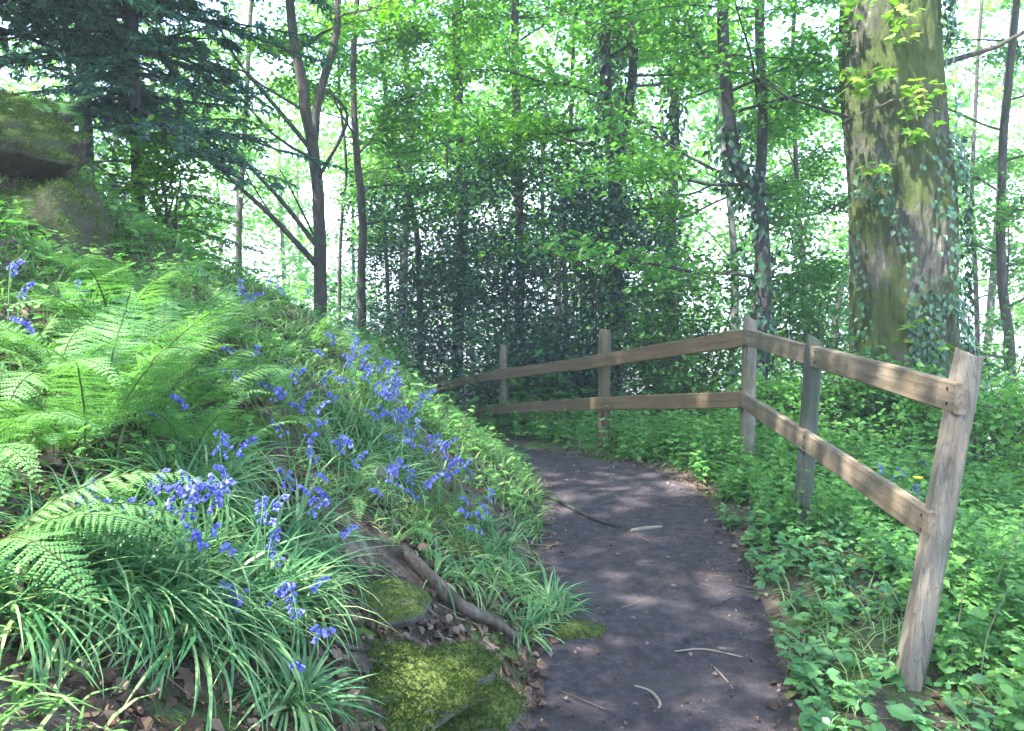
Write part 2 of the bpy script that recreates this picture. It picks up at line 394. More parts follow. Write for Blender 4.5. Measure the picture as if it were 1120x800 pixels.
def rail(a, b, hgt, th, mt, lab=None, sag=.0):
    a = np.array(a); b = np.array(b); L = np.linalg.norm(b-a); n = 26; mb = MB(); V = []
    for i in range(n+1):
        t = i/n; x = L*t
        hz = hgt/2*(1+.06*mnoise.noise(Vector((x*2.3, a[0]*5, a[2]*3)))); zc = -sag*math.sin(math.pi*t)+.006*mnoise.noise(Vector((x*1.2, 7, a[2]*9)))
        yc = .006*mnoise.noise(Vector((x*1.1, 17, a[2])))
        c = .006
        for (sy, sz) in ((-1,-1),(1,-1),(1,1),(-1,1)):
            for e_ in ((0,1),(1,0)) if (sy*sz > 0) else ((1,0),(0,1)):
                V.append((x, yc+sy*(th/2-c*e_[0]), zc+sz*(hz-c*e_[1])))
    k = np.arange(8); F = np.concatenate([np.stack([i*8+k, (i+1)*8+k, (i+1)*8+(k+1)%8, i*8+(k+1)%8], 1) for i in range(n)])
    mb.add(V, F); mb.add(V[:8], np.array([k])); mb.add(V[-8:], np.array([k[::-1]]))
    o = mb.build('rail', M[mt], fence, smooth=False)
    d = b-a; o.location = a-fb; o.rotation_euler = (0, -math.atan2(d[2], math.hypot(d[0], d[1])), math.atan2(d[1], d[0]))
    if lab: o['label'] = lab
    for x_ in (.05, L*.5+.02, L-.05):
        for z_ in (-.025, .028):
            nb_ = MB(); tube(nb_, [(x_, -(th/2)-.004, z_), (x_, -(th/2)+.004, z_)], [.0055,.0055], 8); nb_.build('nail', M['darkbark'], o)
# near span: mounted on the path side of the posts
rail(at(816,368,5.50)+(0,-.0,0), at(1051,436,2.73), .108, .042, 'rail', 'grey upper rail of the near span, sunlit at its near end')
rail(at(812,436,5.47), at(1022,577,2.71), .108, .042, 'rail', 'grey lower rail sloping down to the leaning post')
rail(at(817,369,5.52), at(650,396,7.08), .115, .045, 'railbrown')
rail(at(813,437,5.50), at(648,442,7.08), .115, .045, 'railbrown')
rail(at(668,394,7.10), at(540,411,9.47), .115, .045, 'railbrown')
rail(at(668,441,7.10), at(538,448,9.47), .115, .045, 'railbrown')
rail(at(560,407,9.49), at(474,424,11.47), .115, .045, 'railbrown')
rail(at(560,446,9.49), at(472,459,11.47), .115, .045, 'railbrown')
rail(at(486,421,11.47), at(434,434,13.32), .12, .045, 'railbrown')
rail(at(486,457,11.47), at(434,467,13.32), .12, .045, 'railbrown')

# ------------------------------------------------------------------ rocks
def rock(name, c, s, mat, seed, label, cat, group=None, rz=0., blocky=.0, sub=5, rough=.28, planes=()):
    import bmesh
    bm = bmesh.new(); bmesh.ops.create_icosphere(bm, subdivisions=sub, radius=1)
    for v in bm.verts:
        p = v.co.copy()
        if blocky:
            q = Vector([math.copysign(abs(x)**(1-blocky*.55), x) for x in p]); p = q
        for (nx_,ny_,nz_,dd) in planes:
            nn = Vector((nx_,ny_,nz_)).normalized(); q_ = p.dot(nn)-dd
            if q_ > 0: p -= nn*q_
        d = mnoise.fractal(p*1.3+Vector((seed,0,0)), 1., 2.1, 5)*rough + abs(mnoise.noise(p*3.1+Vector((0,seed,0))))*rough*.4
        p = p*(1+d); v.co = (p.x*s[0], p.y*s[1], p.z*s[2])
    me = bpy.data.meshes.new(name); bm.to_mesh(me); bm.free()
    for p in me.polygons: p.use_smooth = True
    me.materials.append(M[mat]); o = bpy.data.objects.new(name, me); C.objects.link(o); o.location = [float(x) for x in c]; o.rotation_euler = (0,0,rz)
    return tag(o, label, cat, group)
rock('rock', at(18,165,4.7)+(-.42,0,0), (.98,.65,.50), 'rock', 3.3, 'large brown overhanging rock jutting from the top of the bank', 'rock', rz=.1, rough=.27, sub=6, planes=((.9,-.25,.45,.62),(.35,-.1,.95,.50),(.1,-.95,.15,.55),(.3,-.45,-.85,.38),(.8,-.6,.0,.60),(-.2,-.4,.9,.55),(.95,.1,-.3,.66)))
rock('rock', at(0,300,4.2)+(-.26,.34,0), (.80,.5,.74), 'rock', 9.1, 'mossy rock face below the overhanging rock at the left edge', 'rock', rough=.3, planes=((.5,-.8,.3,.6),(.8,-.2,.2,.65),(-.1,-.9,-.3,.55),(0,-.3,.9,.6)))
rock('rock', at(-30,120,5.3)+(-.3,.1,-.02), (.85,.6,.36), 'mossrock', 21.1, 'moss-covered top of the outcrop above the overhanging rock', 'rock', rough=.3, planes=((.7,-.3,.6,.55),(0,-.8,.5,.6)))
rock('boulder', hit(440,778)+(-.03,.07,-.045), (.31,.22,.155), 'mossrock', 5.2, 'moss-covered boulder in the foreground beside the path edge', 'boulder', rough=.42, planes=((.3,-.2,.9,.75),(.7,-.7,.2,.8)))
rock('stone', hit(410,517), (.11,.08,.06), 'stone', 1.2, 'pale green stone among bluebells on the bank', 'stone', rough=.2, sub=3)
rock('stone', hit(450,566)+(0,0,-.01), (.13,.09,.055), 'mossrock', 2.2, 'low mossy stone above the exposed root', 'stone', rough=.2, sub=3)
rock('stone', hit(497,602)+(0,0,-.01), (.12,.08,.06), 'mossrock', 7.2, 'brown mossy stone between root and path', 'stone', rough=.2, sub=3)
rock('stone', hit(632,693)+(0,0,.0), (.11,.07,.035), 'mossrock', 4.2, 'flat mossy stone lying on the left edge of the path', 'stone', rough=.2, sub=3)
rock('stone', hit(415,660)+(0,0,-.01), (.17,.11,.07), 'mossrock', 12.2, 'mossy stone under the strap leaves beside the thin root', 'stone', rough=.2, sub=4)
rock('stone', hit(205,250)+(0,0,0), (.30,.22,.14), 'rock', 15.2, 'dark stone poking out high on the fern bank', 'stone', rough=.2, sub=4)

LF = (LEAF, LEAF_F)
def mossify(o, n, size, lo=.0, mat='mosstuft', hgt=1.):
    me = o.data; V = np.zeros(len(me.vertices)*3); me.vertices.foreach_get('co', V); V = V.reshape(-1,3); N = np.zeros(len(V)*3); me.vertices.foreach_get('normal', N); N = N.reshape(-1,3)
    k = rng.integers(0, len(V), n*3); f = N[k][:,2]+.5*np.sin(V[k][:,0]*9)*np.cos(V[k][:,1]*11+V[k][:,2]*7) > lo; k = k[f][:n]; m = len(k)
    e = V[k]+rng.normal(0,1,(m,3))*size*.8; D = N[k]+rng.normal(0,.55,(m,3)); X,Y_,Z = frames(D, rng.normal(0,1,(m,3)))
    mb = MB(); inst(mb, *LF, e-N[k]*size*.3, X, Y_, Z, np.stack([np.full(m,size*.8), size*hgt*rng.uniform(.6,1.4,m), np.full(m,size)],1)); q = mb.build('moss', M[mat], o, smooth=False); q['kind'] = 'stuff'
_rk = {o['label']: o for o in C.objects if o.get('category') in ('rock','stone','boulder')}
for lab, o in _rk.items():
    if 'boulder' in lab or o['category']=='boulder': mossify(o, 26000, .009, .12)
    elif o['category']=='stone' and 'pale' not in lab and 'dark' not in lab: mossify(o, 2200, .005, .25)
    elif 'overhanging rock jutting' in lab: mossify(o, 12000, .015, .35)
    elif o['category']=='rock': mossify(o, 15000, .016, -.05)

# ------------------------------------------------------------------ roots and sticks
def stick(name, pix, rads, label, cat, mat='bark', lift=.0, n=26, group=None, rough=.15, sag=None):
    P = np.array([hit(*p)+(0,0,lift) for p in pix]); P = smoothline(P, n)
    r = np.interp(np.linspace(0,1,n), np.linspace(0,1,len(rads)), rads)
    o0 = P[0].copy(); mb = MB(); tube(mb, P-o0, r, 8, rough=rough, seed=len(pix)*1.3+P[0][0])
    o = mb.build(name, M[mat]); o.location = o0; return tag(o, label, cat, group)
stick('tree_root', [(440,612),(462,636),(484,660),(505,678),(530,690),(552,702),(568,714)], (.020,.024,.027,.024,.022,.018,.008), 'thick bare root running down the bank to the path', 'root', mat='rootbark', lift=.045, rough=.25)
stick('tree_root', [(345,612),(385,624),(420,645),(452,664),(486,690)], (.008,.012,.012,.011,.006), 'thin dark root beside the thick bare root', 'root', lift=.028, mat='rootbark')
stick('stick', [(588,540),(606,548),(622,556),(640,566),(662,574),(680,580)], (.006,.014,.012,.010,.012,.005), 'dark crooked stick reaching onto the far part of the path', 'stick', mat='darkbark', lift=.012)
stick('stick', [(690,582),(706,580),(724,578)], (.010,.013,.006), 'short pale stick lying at the end of the crooked dark stick', 'stick', mat='drystem', lift=.008)
stick('twig', [(694,754),(712,760),(722,772),(716,782)], (.003,.005,.005,.003), 'pale hooked twig on the path near the bottom', 'twig', mat='drystem', lift=.004)
stick('twig', [(778,728),(790,742),(802,756)], (.002,.003,.002), 'thin straight twig below the sunlit patch of path', 'twig', mat='drystem', lift=.003)
stick('twig', [(738,716),(770,714),(812,720)], (.003,.004,.003), 'long pale twig crossing the brightest sun patch on the path', 'twig', mat='drystem', lift=.004)
stick('twig', [(668,782),(640,770),(612,758)], (.003,.004,.002), 'brown twig on the path left of the hooked twig', 'twig', mat='bark', lift=.004)
stick('twig', [(775,668),(790,660),(803,655)], (.003,.004,.002), 'brown twig near the right edge halfway along the path', 'twig', mat='bark', lift=.004)
stick('twig', [(560,590),(580,596),(604,598)], (.003,.005,.003), 'grey twig at the foot of the bank left of the path', 'twig', mat='bark', lift=.004)
stick('branch', [(322,688),(352,700),(380,716),(410,716)], (.006,.009,.008,.004), 'broken grey branch lying in the leaf litter by the boulder', 'branch', mat='bark', lift=.012)

# ------------------------------------------------------------------ trees
def branch_path(p0, d, L, n=7, up=.15, wig=.12, rs=None):
    rs = rs or rng; d = unit(np.asarray(d, float)); P = [np.asarray(p0, float)]; st = L/(n-1)
    for i in range(n-1):
        d = unit(d+rs.normal(0, wig, 3)+np.array([0,0,up/(n-1)])); P.append(P[-1]+d*st)
    return np.array(P)
def put_leaves(mb, pts, per, spread, size, tpl, flat=.45, hang=.35, m=0):
    pts = np.repeat(pts, per, axis=0); n = len(pts)
    O = pts+rng.normal(0, 1, (n,3))*np.array([spread, spread, spread*flat])
    az = rng.uniform(0, 2*math.pi, n)
    D = np.stack([np.cos(az), np.sin(az), rng.normal(-hang, .35, n)], 1)
    N = np.stack([rng.normal(0,.55,n), rng.normal(0,.55,n), np.ones(n)], 1)
    X, Y, Z = frames(D, N)
    inst(mb, tpl[0], tpl[1], O, X, Y, Z, size*rng.uniform(.6, 1.25, n), m)
LF = (LEAF, LEAF_F); OV = (OVAL, OVAL_F); LB = (LOBE, LOBE_F)
def tree(name, label, cat, trunks, leaf, tpl, mat, bark='bark', limbs=14, Lr=(1.2,2.8), z0=.25, per=9, size=.10, spread=.15, subs=5, group=None, up=.5, flat=.45, elev=(.0,.6), azb=None, sides=9, thin=1.0, hang=.35):
    """trunks: list of (points, r0, r1)"""
    base = np.array(trunks[0][0][0], float); base[2] = H1(base[0], base[1]) if abs(base[2]) < 90 else base[2]
    t = thing(name, base, label, cat, group); mbw = MB(); mbb = MB(); mbl = MB(); tips = []
    for pts, r0, r1 in trunks:
        pts = np.array(pts, float); P_ = smoothline(pts, 26); s = np.linspace(0,1,26)
        P_[1:-1,:2] += rng.normal(0, r0*.07, (24,2))+np.stack([np.sin(np.linspace(0,7,24)+base[0]*5), np.cos(np.linspace(0,6,24)+base[1])],1)*r0*.35
        rr = r0+(r1-r0)*s; rr[:3] *= np.array([1.35,1.15,1.05]) if len(pts) else 1
        tube(mbw, P_-base, rr, sides+3, rough=.10, seed=base[0])
        Ht = P_[-1][2]-P_[0][2]
        for k in range(int(limbs/len(trunks))):
            f = z0+(1-z0)*((k+rng.random())/(limbs/len(trunks))); i = int(f*25)
            az = rng.uniform(0, 2*math.pi) if azb is None else rng.normal(azb[0], azb[1])
            el = rng.uniform(*elev); L = rng.uniform(*Lr)*(1.15-.55*f)
            bp = branch_path(P_[i], (math.cos(az)*math.cos(el), math.sin(az)*math.cos(el), math.sin(el)), L, 8, up*.4)
            rb = max(.012, rr[i]*.32); tube(mbb, bp-base, np.linspace(rb, .006, 8), 5, cap=False)
            for q in range(subs):
                j = 2+int(rng.random()*5.99); a2 = az+rng.uniform(-1.2,1.2)
                sb = branch_path(bp[j], (math.cos(a2), math.sin(a2), rng.uniform(-.15,.35)), L*rng.uniform(.25,.5), 6, .0)
                tube(mbb, sb-base, np.linspace(.009,.003,6)*thin, 3, cap=False); tips.append(sb[1:])
            tips.append(bp[4:])
    T = np.concatenate(tips); kz = rng.random(len(T)) < np.interp(T[:,2], [5.5,8.0], [1.,.22]) if base[1] > 7.5 else rng.random(len(T)) < 1.; T = T[kz]-base
    put_leaves(mbl, T, per, spread, size, tpl, flat, hang)
    mbw.build('trunk', M[bark], t); mbb.build('branches', M[bark], t); mbl.build('crown', M[mat], t, smooth=False)
    return t
def pxl(lst, Y, rootdrop=True):
    """trunk polyline from where it is seen, its foot brought down to the ground at that depth"""
    P = [at(px, py, Y) for px, py in lst]; f = P[0].copy(); gz = H1(f[0], f[1])
    if rootdrop: P = [np.array([f[0], f[1], gz-.15])]+([P[0]] if P[0][2] > gz+.3 else [])+P[1:]
    return np.array(P)
def ext(P, h):   # carry the line on above the frame
    d = unit(P[-1]-P[-2]); d = unit(d+np.array([0,0,.8])); return np.vstack([P, P[-1]+d*h*.5+(.1,.1,0), P[-1]+d*h])

# slim tree left with upper fork and low branches
Y=11.0
tr = ext(pxl([(350,340),(346,250),(342,180),(331,90),(322,10)], Y), 3.5)
t_a = tree('tree', 'slim grey-brown forked tree behind the bank with long low branches to the left', 'tree', [(tr, .10, .045), (ext(np.array([at(342,165,Y), at(350,95,Y), at(366,40,Y), at(372,-20,Y)]),2.5), .06,.03)],
     None, LF, 'beech', limbs=16, Lr=(1.4,2.8), z0=.42, per=13, size=.09, subs=6, elev=(.0,.7))
mb = MB(); base = np.array(t_a.location)
for pts, r in (([(348,292),(300,240),(262,205),(215,160)], .045), ([(347,270),(312,225),(280,190),(232,140)], .038), ([(341,165),(300,115),(262,70),(240,30)], .035), ([(347,265),(322,215),(306,185)], .018), ([(345,200),(380,130),(352,95)], .03), ([(262,205),(235,190),(205,185)], .015), ([(300,240),(275,200),(262,170)],.013)):
    P_ = smoothline([at(px,py,Y-.15*i) for i,(px,py) in enumerate(pts)], 14); tube(mb, P_-base, np.linspace(r, r*.4, 14), 7, rough=.1)
mb.build('limb', M['bark'], t_a)

specs = [
 # name,label, pixels, Y, r0, r1, mat, kwargs
 ('sapling','thin straight sapling just right of the slim forked tree', [(394,330),(396,240),(392,160),(388,60)], 12.5, .075, .03, 'beech', dict(limbs=10, z0=.45, size=.105, tpl=LF)),
 ('sapling','crooked dark sapling leaning left in front of the bright canopy', [(460,330),(455,250),(440,195),(428,150),(418,60)], 14.2, .06, .02, 'beech', dict(limbs=10, z0=.45, size=.105, tpl=LF)),
 ('tree','straight dark trunk tree rising left of the picture centre above the hollies', [(500,380),(508,240),(505,140),(500,50),(498,0)], 13.0, .092, .055, 'beech', dict(limbs=18, z0=.42, Lr=(1.3,2.6), per=7, size=.105, tpl=LF, bark='darkbark')),
 ('tree','slender tree with pinkish upper trunk in the centre of the wood', [(566,380),(567,240),(566,120),(565,0)], 12.5, .075, .05, 'syc', dict(limbs=14, z0=.45, Lr=(1.2,2.2), per=7, size=.11, tpl=LF)),
 ('tree','ivy-clad tree behind the fence with a forked top, right of centre', [(668,390),(670,300),(673,190),(668,120),(666,40)], 10.2, .115, .05, 'beech', dict(limbs=16, z0=.40, Lr=(1.2,2.2), per=7, size=.11, tpl=LF, bark='darkbark')),
 ('tree','tree with dark trunk standing between the ivy-clad fork and the twin-stemmed tree', [(728,380),(732,260),(737,150),(740,40)], 12.5, .085, .06, 'beech', dict(limbs=16, z0=.40, Lr=(1.3,2.5), per=7, size=.105, tpl=LF, bark='darkbark')),
 ('tree','twin-stemmed tree behind the bend of the fence', [(829,420),(830,330),(828,230),(806,180),(800,110),(795,30)], 8.0, .085, .045, 'syc', dict(limbs=16, z0=.38, Lr=(1.0,2.0), per=8, size=.095, tpl=LF, bark='darkbark')),
 ('sapling','thin sapling rising between the straight trunk and the slender tree', [(620,360),(616,250),(622,150),(628,30)], 13.5, .05, .02, 'syc', dict(limbs=10, z0=.35, size=.10, tpl=LF)),
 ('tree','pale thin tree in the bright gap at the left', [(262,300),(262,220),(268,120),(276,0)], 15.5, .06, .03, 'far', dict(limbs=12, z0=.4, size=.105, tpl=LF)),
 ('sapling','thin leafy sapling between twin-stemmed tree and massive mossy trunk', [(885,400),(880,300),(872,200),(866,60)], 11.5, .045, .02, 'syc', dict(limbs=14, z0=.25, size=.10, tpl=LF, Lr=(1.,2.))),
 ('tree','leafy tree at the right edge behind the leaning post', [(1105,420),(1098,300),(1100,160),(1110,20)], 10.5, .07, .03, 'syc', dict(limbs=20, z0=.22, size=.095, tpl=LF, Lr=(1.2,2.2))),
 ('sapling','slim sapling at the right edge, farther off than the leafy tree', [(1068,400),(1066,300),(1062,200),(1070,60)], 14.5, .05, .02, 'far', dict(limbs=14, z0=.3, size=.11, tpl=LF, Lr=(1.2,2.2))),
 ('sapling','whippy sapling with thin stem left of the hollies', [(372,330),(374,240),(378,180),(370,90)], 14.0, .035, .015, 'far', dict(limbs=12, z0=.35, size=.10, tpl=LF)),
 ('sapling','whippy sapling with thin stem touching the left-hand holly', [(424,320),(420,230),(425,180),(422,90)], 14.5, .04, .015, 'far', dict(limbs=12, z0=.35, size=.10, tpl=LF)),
]
for name, label, px, Y, r0, r1, mat, kw in specs:
    P_ = ext(pxl(px, Y), 3.5); trunks = [(P_, r0, r1)]
    if 'twin' in label[:5]:
        trunks.append((ext(np.array([at(829,240,Y), at(831,170,Y), at(832,100,Y), at(833,10,Y)]), 3), .055, .035))
    if 'forked top' in label:
        trunks.append((ext(np.array([at(673,190,Y), at(684,130,Y), at(692,70,Y), at(697,0,Y)]), 3), .07, .04))
    kw = dict(dict(Lr=(1.0,2.2), per=7, subs=8, bark='bark'), **kw); kw['per'] = int(kw['per']*1.9); kw['size'] *= .80; kw['z0'] -= .10; kw['limbs'] = int(kw['limbs']*1.25); tpl = kw.pop('tpl')
    tt = tree(name, label, 'tree' if name=='tree' else 'sapling', trunks, None, tpl, mat, group='trees beyond the fence', **kw)
    if 'ivy' in label or 'twin' in label:
        b0 = np.array(tt.location); mi = MB(); S = smoothline(P_, 60); S = S[S[:,2] < (4.5 if 'ivy' in label else 2.9)]
        n = 1500 if 'ivy' in label else 700; k = rng.integers(0, len(S), n); az = rng.uniform(0, 2*math.pi, n)
        rad = np.stack([np.cos(az), np.sin(az), np.zeros(n)], 1); O = S[k]+rad*(r0*1.1+rng.random(n)[:,None]*.12)+rng.normal(0,.05,(n,3)); D = rad*.3+np.array([0,0,-1])+rng.normal(0,.4,(n,3))
        X, Y_, Z = frames(D, rad); inst(mi, *LF, O-b0, X, Y_, Z, rng.uniform(.06,.11,n)); mi.build('ivy', M['ivy'], tt, smooth=False)['kind'] = 'stuff'

# massive mossy trunk on the right
Y = 7.2
bt = pxl([(990,440),(988,330),(984,230),(977,110),(973,0)], Y); bt = np.vstack([bt, bt[-1]+(-.05,0,2.5), bt[-1]+(-.05,.1,6)])
base = np.array([bt[0][0], bt[0][1], H1(bt[0][0], bt[0][1])])
big = thing('tree', base, 'massive mossy trunk with ivy and pale young shoots right of the fence', 'tree')
mb = MB(); P_ = smoothline(bt, 90); zz = np.linspace(0,1,90); rr = .445*np.interp(zz, [0,.03,.08,.2,.5,1], [1.5,1.25,1.1,1.02,.98,.75])

P2_ = smoothline(P_, 420); r2 = np.interp(np.linspace(0,1,420), zz, rr); ns = 170; th = np.arange(ns)*2*math.pi/ns; VV = []
for i in range(420):
    z_ = P2_[i][2]; d_ = .75*np.array([ .05*mnoise.noise(Vector((math.cos(t_)*1.3, math.sin(t_)*1.3, z_*.7))) + .035*mnoise.noise(Vector((math.cos(t_)*3.5, math.sin(t_)*3.5, z_*1.1+9)))
        - .030*(1-min(1, abs(mnoise.noise(Vector((math.cos(t_)*8+mnoise.noise(Vector((z_*3,t_,0))), math.sin(t_)*8, z_*2.2))))*3.2)) + .012*mnoise.noise(Vector((math.cos(t_)*22, math.sin(t_)*22, z_*9))) for t_ in th])
    flute = .06*np.exp(-max(0, z_-base[2])*1.2)*np.cos(th*5+1); R_ = r2[i]+d_+flute
    VV.append(P2_[i]-base+np.stack([np.cos(th)*R_, np.sin(th)*R_, 0*th], 1))
k_ = np.arange(ns); mb.add(np.concatenate(VV), np.concatenate([np.stack([i*ns+k_, i*ns+(k_+1)%ns, (i+1)*ns+(k_+1)%ns, (i+1)*ns+k_], 1) for i in range(419)])); mb.build('trunk', M['bigbark'], big)
mb = MB()
for px, py, r in ((935,120,.05),(1030,60,.07)):
    a = at(px,py,Y); 
tube(mb, branch_path(at(930,128,Y-.1)-base, (-1,-.3,.25), 1.1, 8, .2), np.linspace(.018,.004,8), 5)
tube(mb, branch_path(at(985,105,Y-.44)-base, (-1,-.5,-.2), .7, 8, -.2), np.linspace(.012,.003,8), 5)
tube(mb, branch_path(at(1030,70,Y)-base, (1,-.1,.3), 1.6, 8, .4), np.linspace(.028,.008,8), 6)
mb.build('branches', M['bark'], big)
def on_trunk(n, zlo, zhi, azc, azs, off=.03):
    z = rng.uniform(zlo, zhi, n); az = rng.normal(azc, azs, n)
    cx = np.interp(z, P_[:,2], P_[:,0]); cy = np.interp(z, P_[:,2], P_[:,1]); r = np.interp(z, P_[:,2], rr)+off
    rad = np.stack([np.cos(az), np.sin(az), 0*az], 1); return np.stack([cx, cy, z], 1)+rad*r[:,None], rad
mb = MB()
for n, zl, zh, azc, azs in ((2600,-.4,2.6,-.55,.38),(2000,-.5,1.3,-1.5,.8),(900,2.4,4.6,-.35,.25),(350,1.3,2.4,-2.3,.3)):
    # ivy grows in runs: keep only leaves near a few wandering stems
    O, rad = on_trunk(n, zl, zh, azc, azs, .035+.03*rng.random()); keep = (np.sin(O[:,2]*3.1+rad[:,0]*9)+np.sin(O[:,2]*1.3-rad[:,0]*5)) > -.25
    O = O[keep]; rad = rad[keep]; k = len(O); O = O+rad*rng.random((k,1))*.07; D = rad*.35+np.array([0,0,-1])+rng.normal(0,.35,(k,3)); X, Y_, Z = frames(D, rad+rng.normal(0,.25,(k,3)))
    inst(mb, *LF, O-base, X, Y_, Z, rng.uniform(.035,.075,k))
mb.build('ivy', M['ivy'], big, smooth=False)['kind'] = 'stuff'
mb = MB()
for px, py, k in ((935,82,16),(966,84,22),(992,102,22),(1003,118,18),(1000,146,14),(965,182,12),(930,95,12),(985,40,14),(932,8,18),(990,12,16),(1003,355,18),(1028,385,18),(1010,375,14),(942,98,12),(1024,96,10)):
    mb = MB(); c = at(px, py, Y-.50); put_leaves(mb, np.array([c-base]), k, .065, .11, LB, .5, .2); mb.build('young_shoot', M['shoot'], big, smooth=False)
# its own crown high overhead
mbb = MB(); mbl = MB(); tips=[]
for k in range(40):
    az = rng.uniform(0, 2*math.pi); p0 = P_[77+int(rng.random()*12)]; L = rng.uniform(2.5,4.8)
    bp = branch_path(p0, (math.cos(az), math.sin(az), .35), L, 9, .2); tube(mbb, bp-base, np.linspace(.07,.012,9), 6, cap=False)
    for q in range(6):
        j = 3+int(rng.random()*5.9); a2 = az+rng.uniform(-1.3,1.3); sb = branch_path(bp[j], (math.cos(a2), math.sin(a2), .1), L*.4, 6); tube(mbb, sb-base, np.linspace(.012,.004,6), 3, cap=False); tips.append(sb[1:])
put_leaves(mbl, np.concatenate(tips)-base, 14, .3, .13, LF); mbb.build('limb', M['bark'], big); mbl.build('crown', M['syc'], big, smooth=False)

# bank-top trees out to the left: their crowns throw the dappled shade
for (x, y, h, lab, per) in ((-4.9,1.6,9.5,'tall tree on the bank beside the viewer, crown over the path', 7), (-6.0,4.4,9.5,'tall tree on the bank above the overhanging rock', 7), (-3.2,-2.6,10.,'tall tree on the bank behind the viewer', 7)):
    z = H1(x,y); P0 = np.array([(x,y,z-.2),(x+.1,y,z+3),(x+.3,y,z+6),(x+.4,y+.1,z+h)])
    tree('tree', lab, 'tree', [(P0,.2,.06)], None, LF, 'syc', limbs=34, Lr=(2.2,4.2), z0=.42, per=int(per*1.1), size=.17, spread=.26, subs=5, elev=(.1,.7))

# far trees, individually small, haze paleness put into leaf and bark colour
for k in range(26):
    Y = rng.uniform(17, 34); px = -40+1200*((k+.5+rng.uniform(-.45,.45))/26); x = (px-560)/FPX*Y; z = H1(x, Y); h = 4.2-z+rng.uniform(2,5)
    P0 = np.array([(x,Y,z-.2),(x+rng.normal(0,.2),Y,z+h*.4),(x+rng.normal(0,.4),Y,z+h*.75),(x+rng.normal(0,.5),Y,z+h)])
    tree('tree', 'slender tree coloured pale for haze deep in the bright wood beyond the fence', 'tree', [(P0, rng.uniform(.06,.13), .03)], None, LF, 'far', limbs=20, Lr=(1.6,3.2), z0=.12, per=8, size=.19, spread=.38, subs=5, group='far trees deep in the wood', bark='farbark', thin=1.6)

# conifer overhanging the bank at upper left
def conifer(name, label, x, y, top, r0, n, Lr, zlo, azb=None):
    z = H1(x,y); base = np.array([x,y,z]); t = thing(name, base, label, 'tree'); mbw=MB(); mbb=MB(); mbl=MB()
    P_ = smoothline([(x,y,z-.2),(x+.05,y,z+top*.5),(x,y,z+top)], 20); tube(mbw, P_-base, np.linspace(r0,r0*.3,20), 12, rough=.1, seed=x)
    tips=[]
    for k in range(n):
        zz = zlo+(top-zlo)*(k+rng.random())/n; az = rng.uniform(0,2*math.pi) if azb is None else rng.normal(*azb); L = rng.uniform(*Lr)*(1.1-.5*zz/top)
        bp = branch_path((x,y,z+zz), (math.cos(az), math.sin(az), .05), L, 9, -.35, .08); tube(mbb, bp-base, np.linspace(.022,.005,9), 5, cap=False)
        for q in range(9):
            j = 1+int(rng.random()*7.9); a2 = az+random.choice((-1,1))*rng.uniform(.5,1.1); sb = branch_path(bp[j], (math.cos(a2), math.sin(a2), -.1), L*rng.uniform(.15,.35), 6, -.25,.08); tube(mbb, sb-base, np.linspace(.006,.002,6), 3, cap=False)
            # needles / scale sprays along the twig
            seg = np.concatenate([sb[:-1]+(sb[1:]-sb[:-1])*f for f in (.0,.2,.4,.6,.8)]); dirs = np.concatenate([np.diff(sb, axis=0)]*5)
            for s in (-1,1):
                side = unit(np.cross(dirs, np.array([0,0,1.])))*s; D = unit(dirs)*.7+side+rng.normal(0,.45,dirs.shape)+np.array([0,0,-.25])
                X,Y_,Z = frames(D, np.array([0,0,1.])+rng.normal(0,.4,D.shape)); inst(mbl, *LF, seg-base, X, Y_, Z, np.stack([rng.uniform(.028,.042,len(seg)), rng.uniform(.045,.095,len(seg)), np.full(len(seg),.05)],1))
    mbw.build('trunk', M['darkbark'], t); mbb.build('branches', M['darkbark'], t); mbl.build('crown', M['ever'], t, smooth=False); return t
conifer('conifer', 'dark blue-green conifer with drooping sprays at the upper left behind the rock', *(at(152,260,7.8)[:2]), 6.5, .065, 210, (.8,1.8), 1.1)
conifer('conifer', 'dark conifer above the rock at the top left corner', -4.3, 6.6, 6.5, .09, 120, (1.2,2.1), 1.0)
conifer('conifer', 'dark conifer filling the very corner of the view behind the rock outcrop', -5.0, 7.9, 7.0, .08, 150, (1.2,2.2), 1.2)
conifer('conifer', 'dark conifer farther back showing between the two nearer conifers', -5.3, 10.2, 8.0, .10, 110, (1.3,2.3), .8)
conifer('conifer', 'dark conifer whose low sprays hang over the fern bank from beyond the left edge', -3.9, 4.9, 5.5, .10, 90, (1.0,1.9), 1.9)

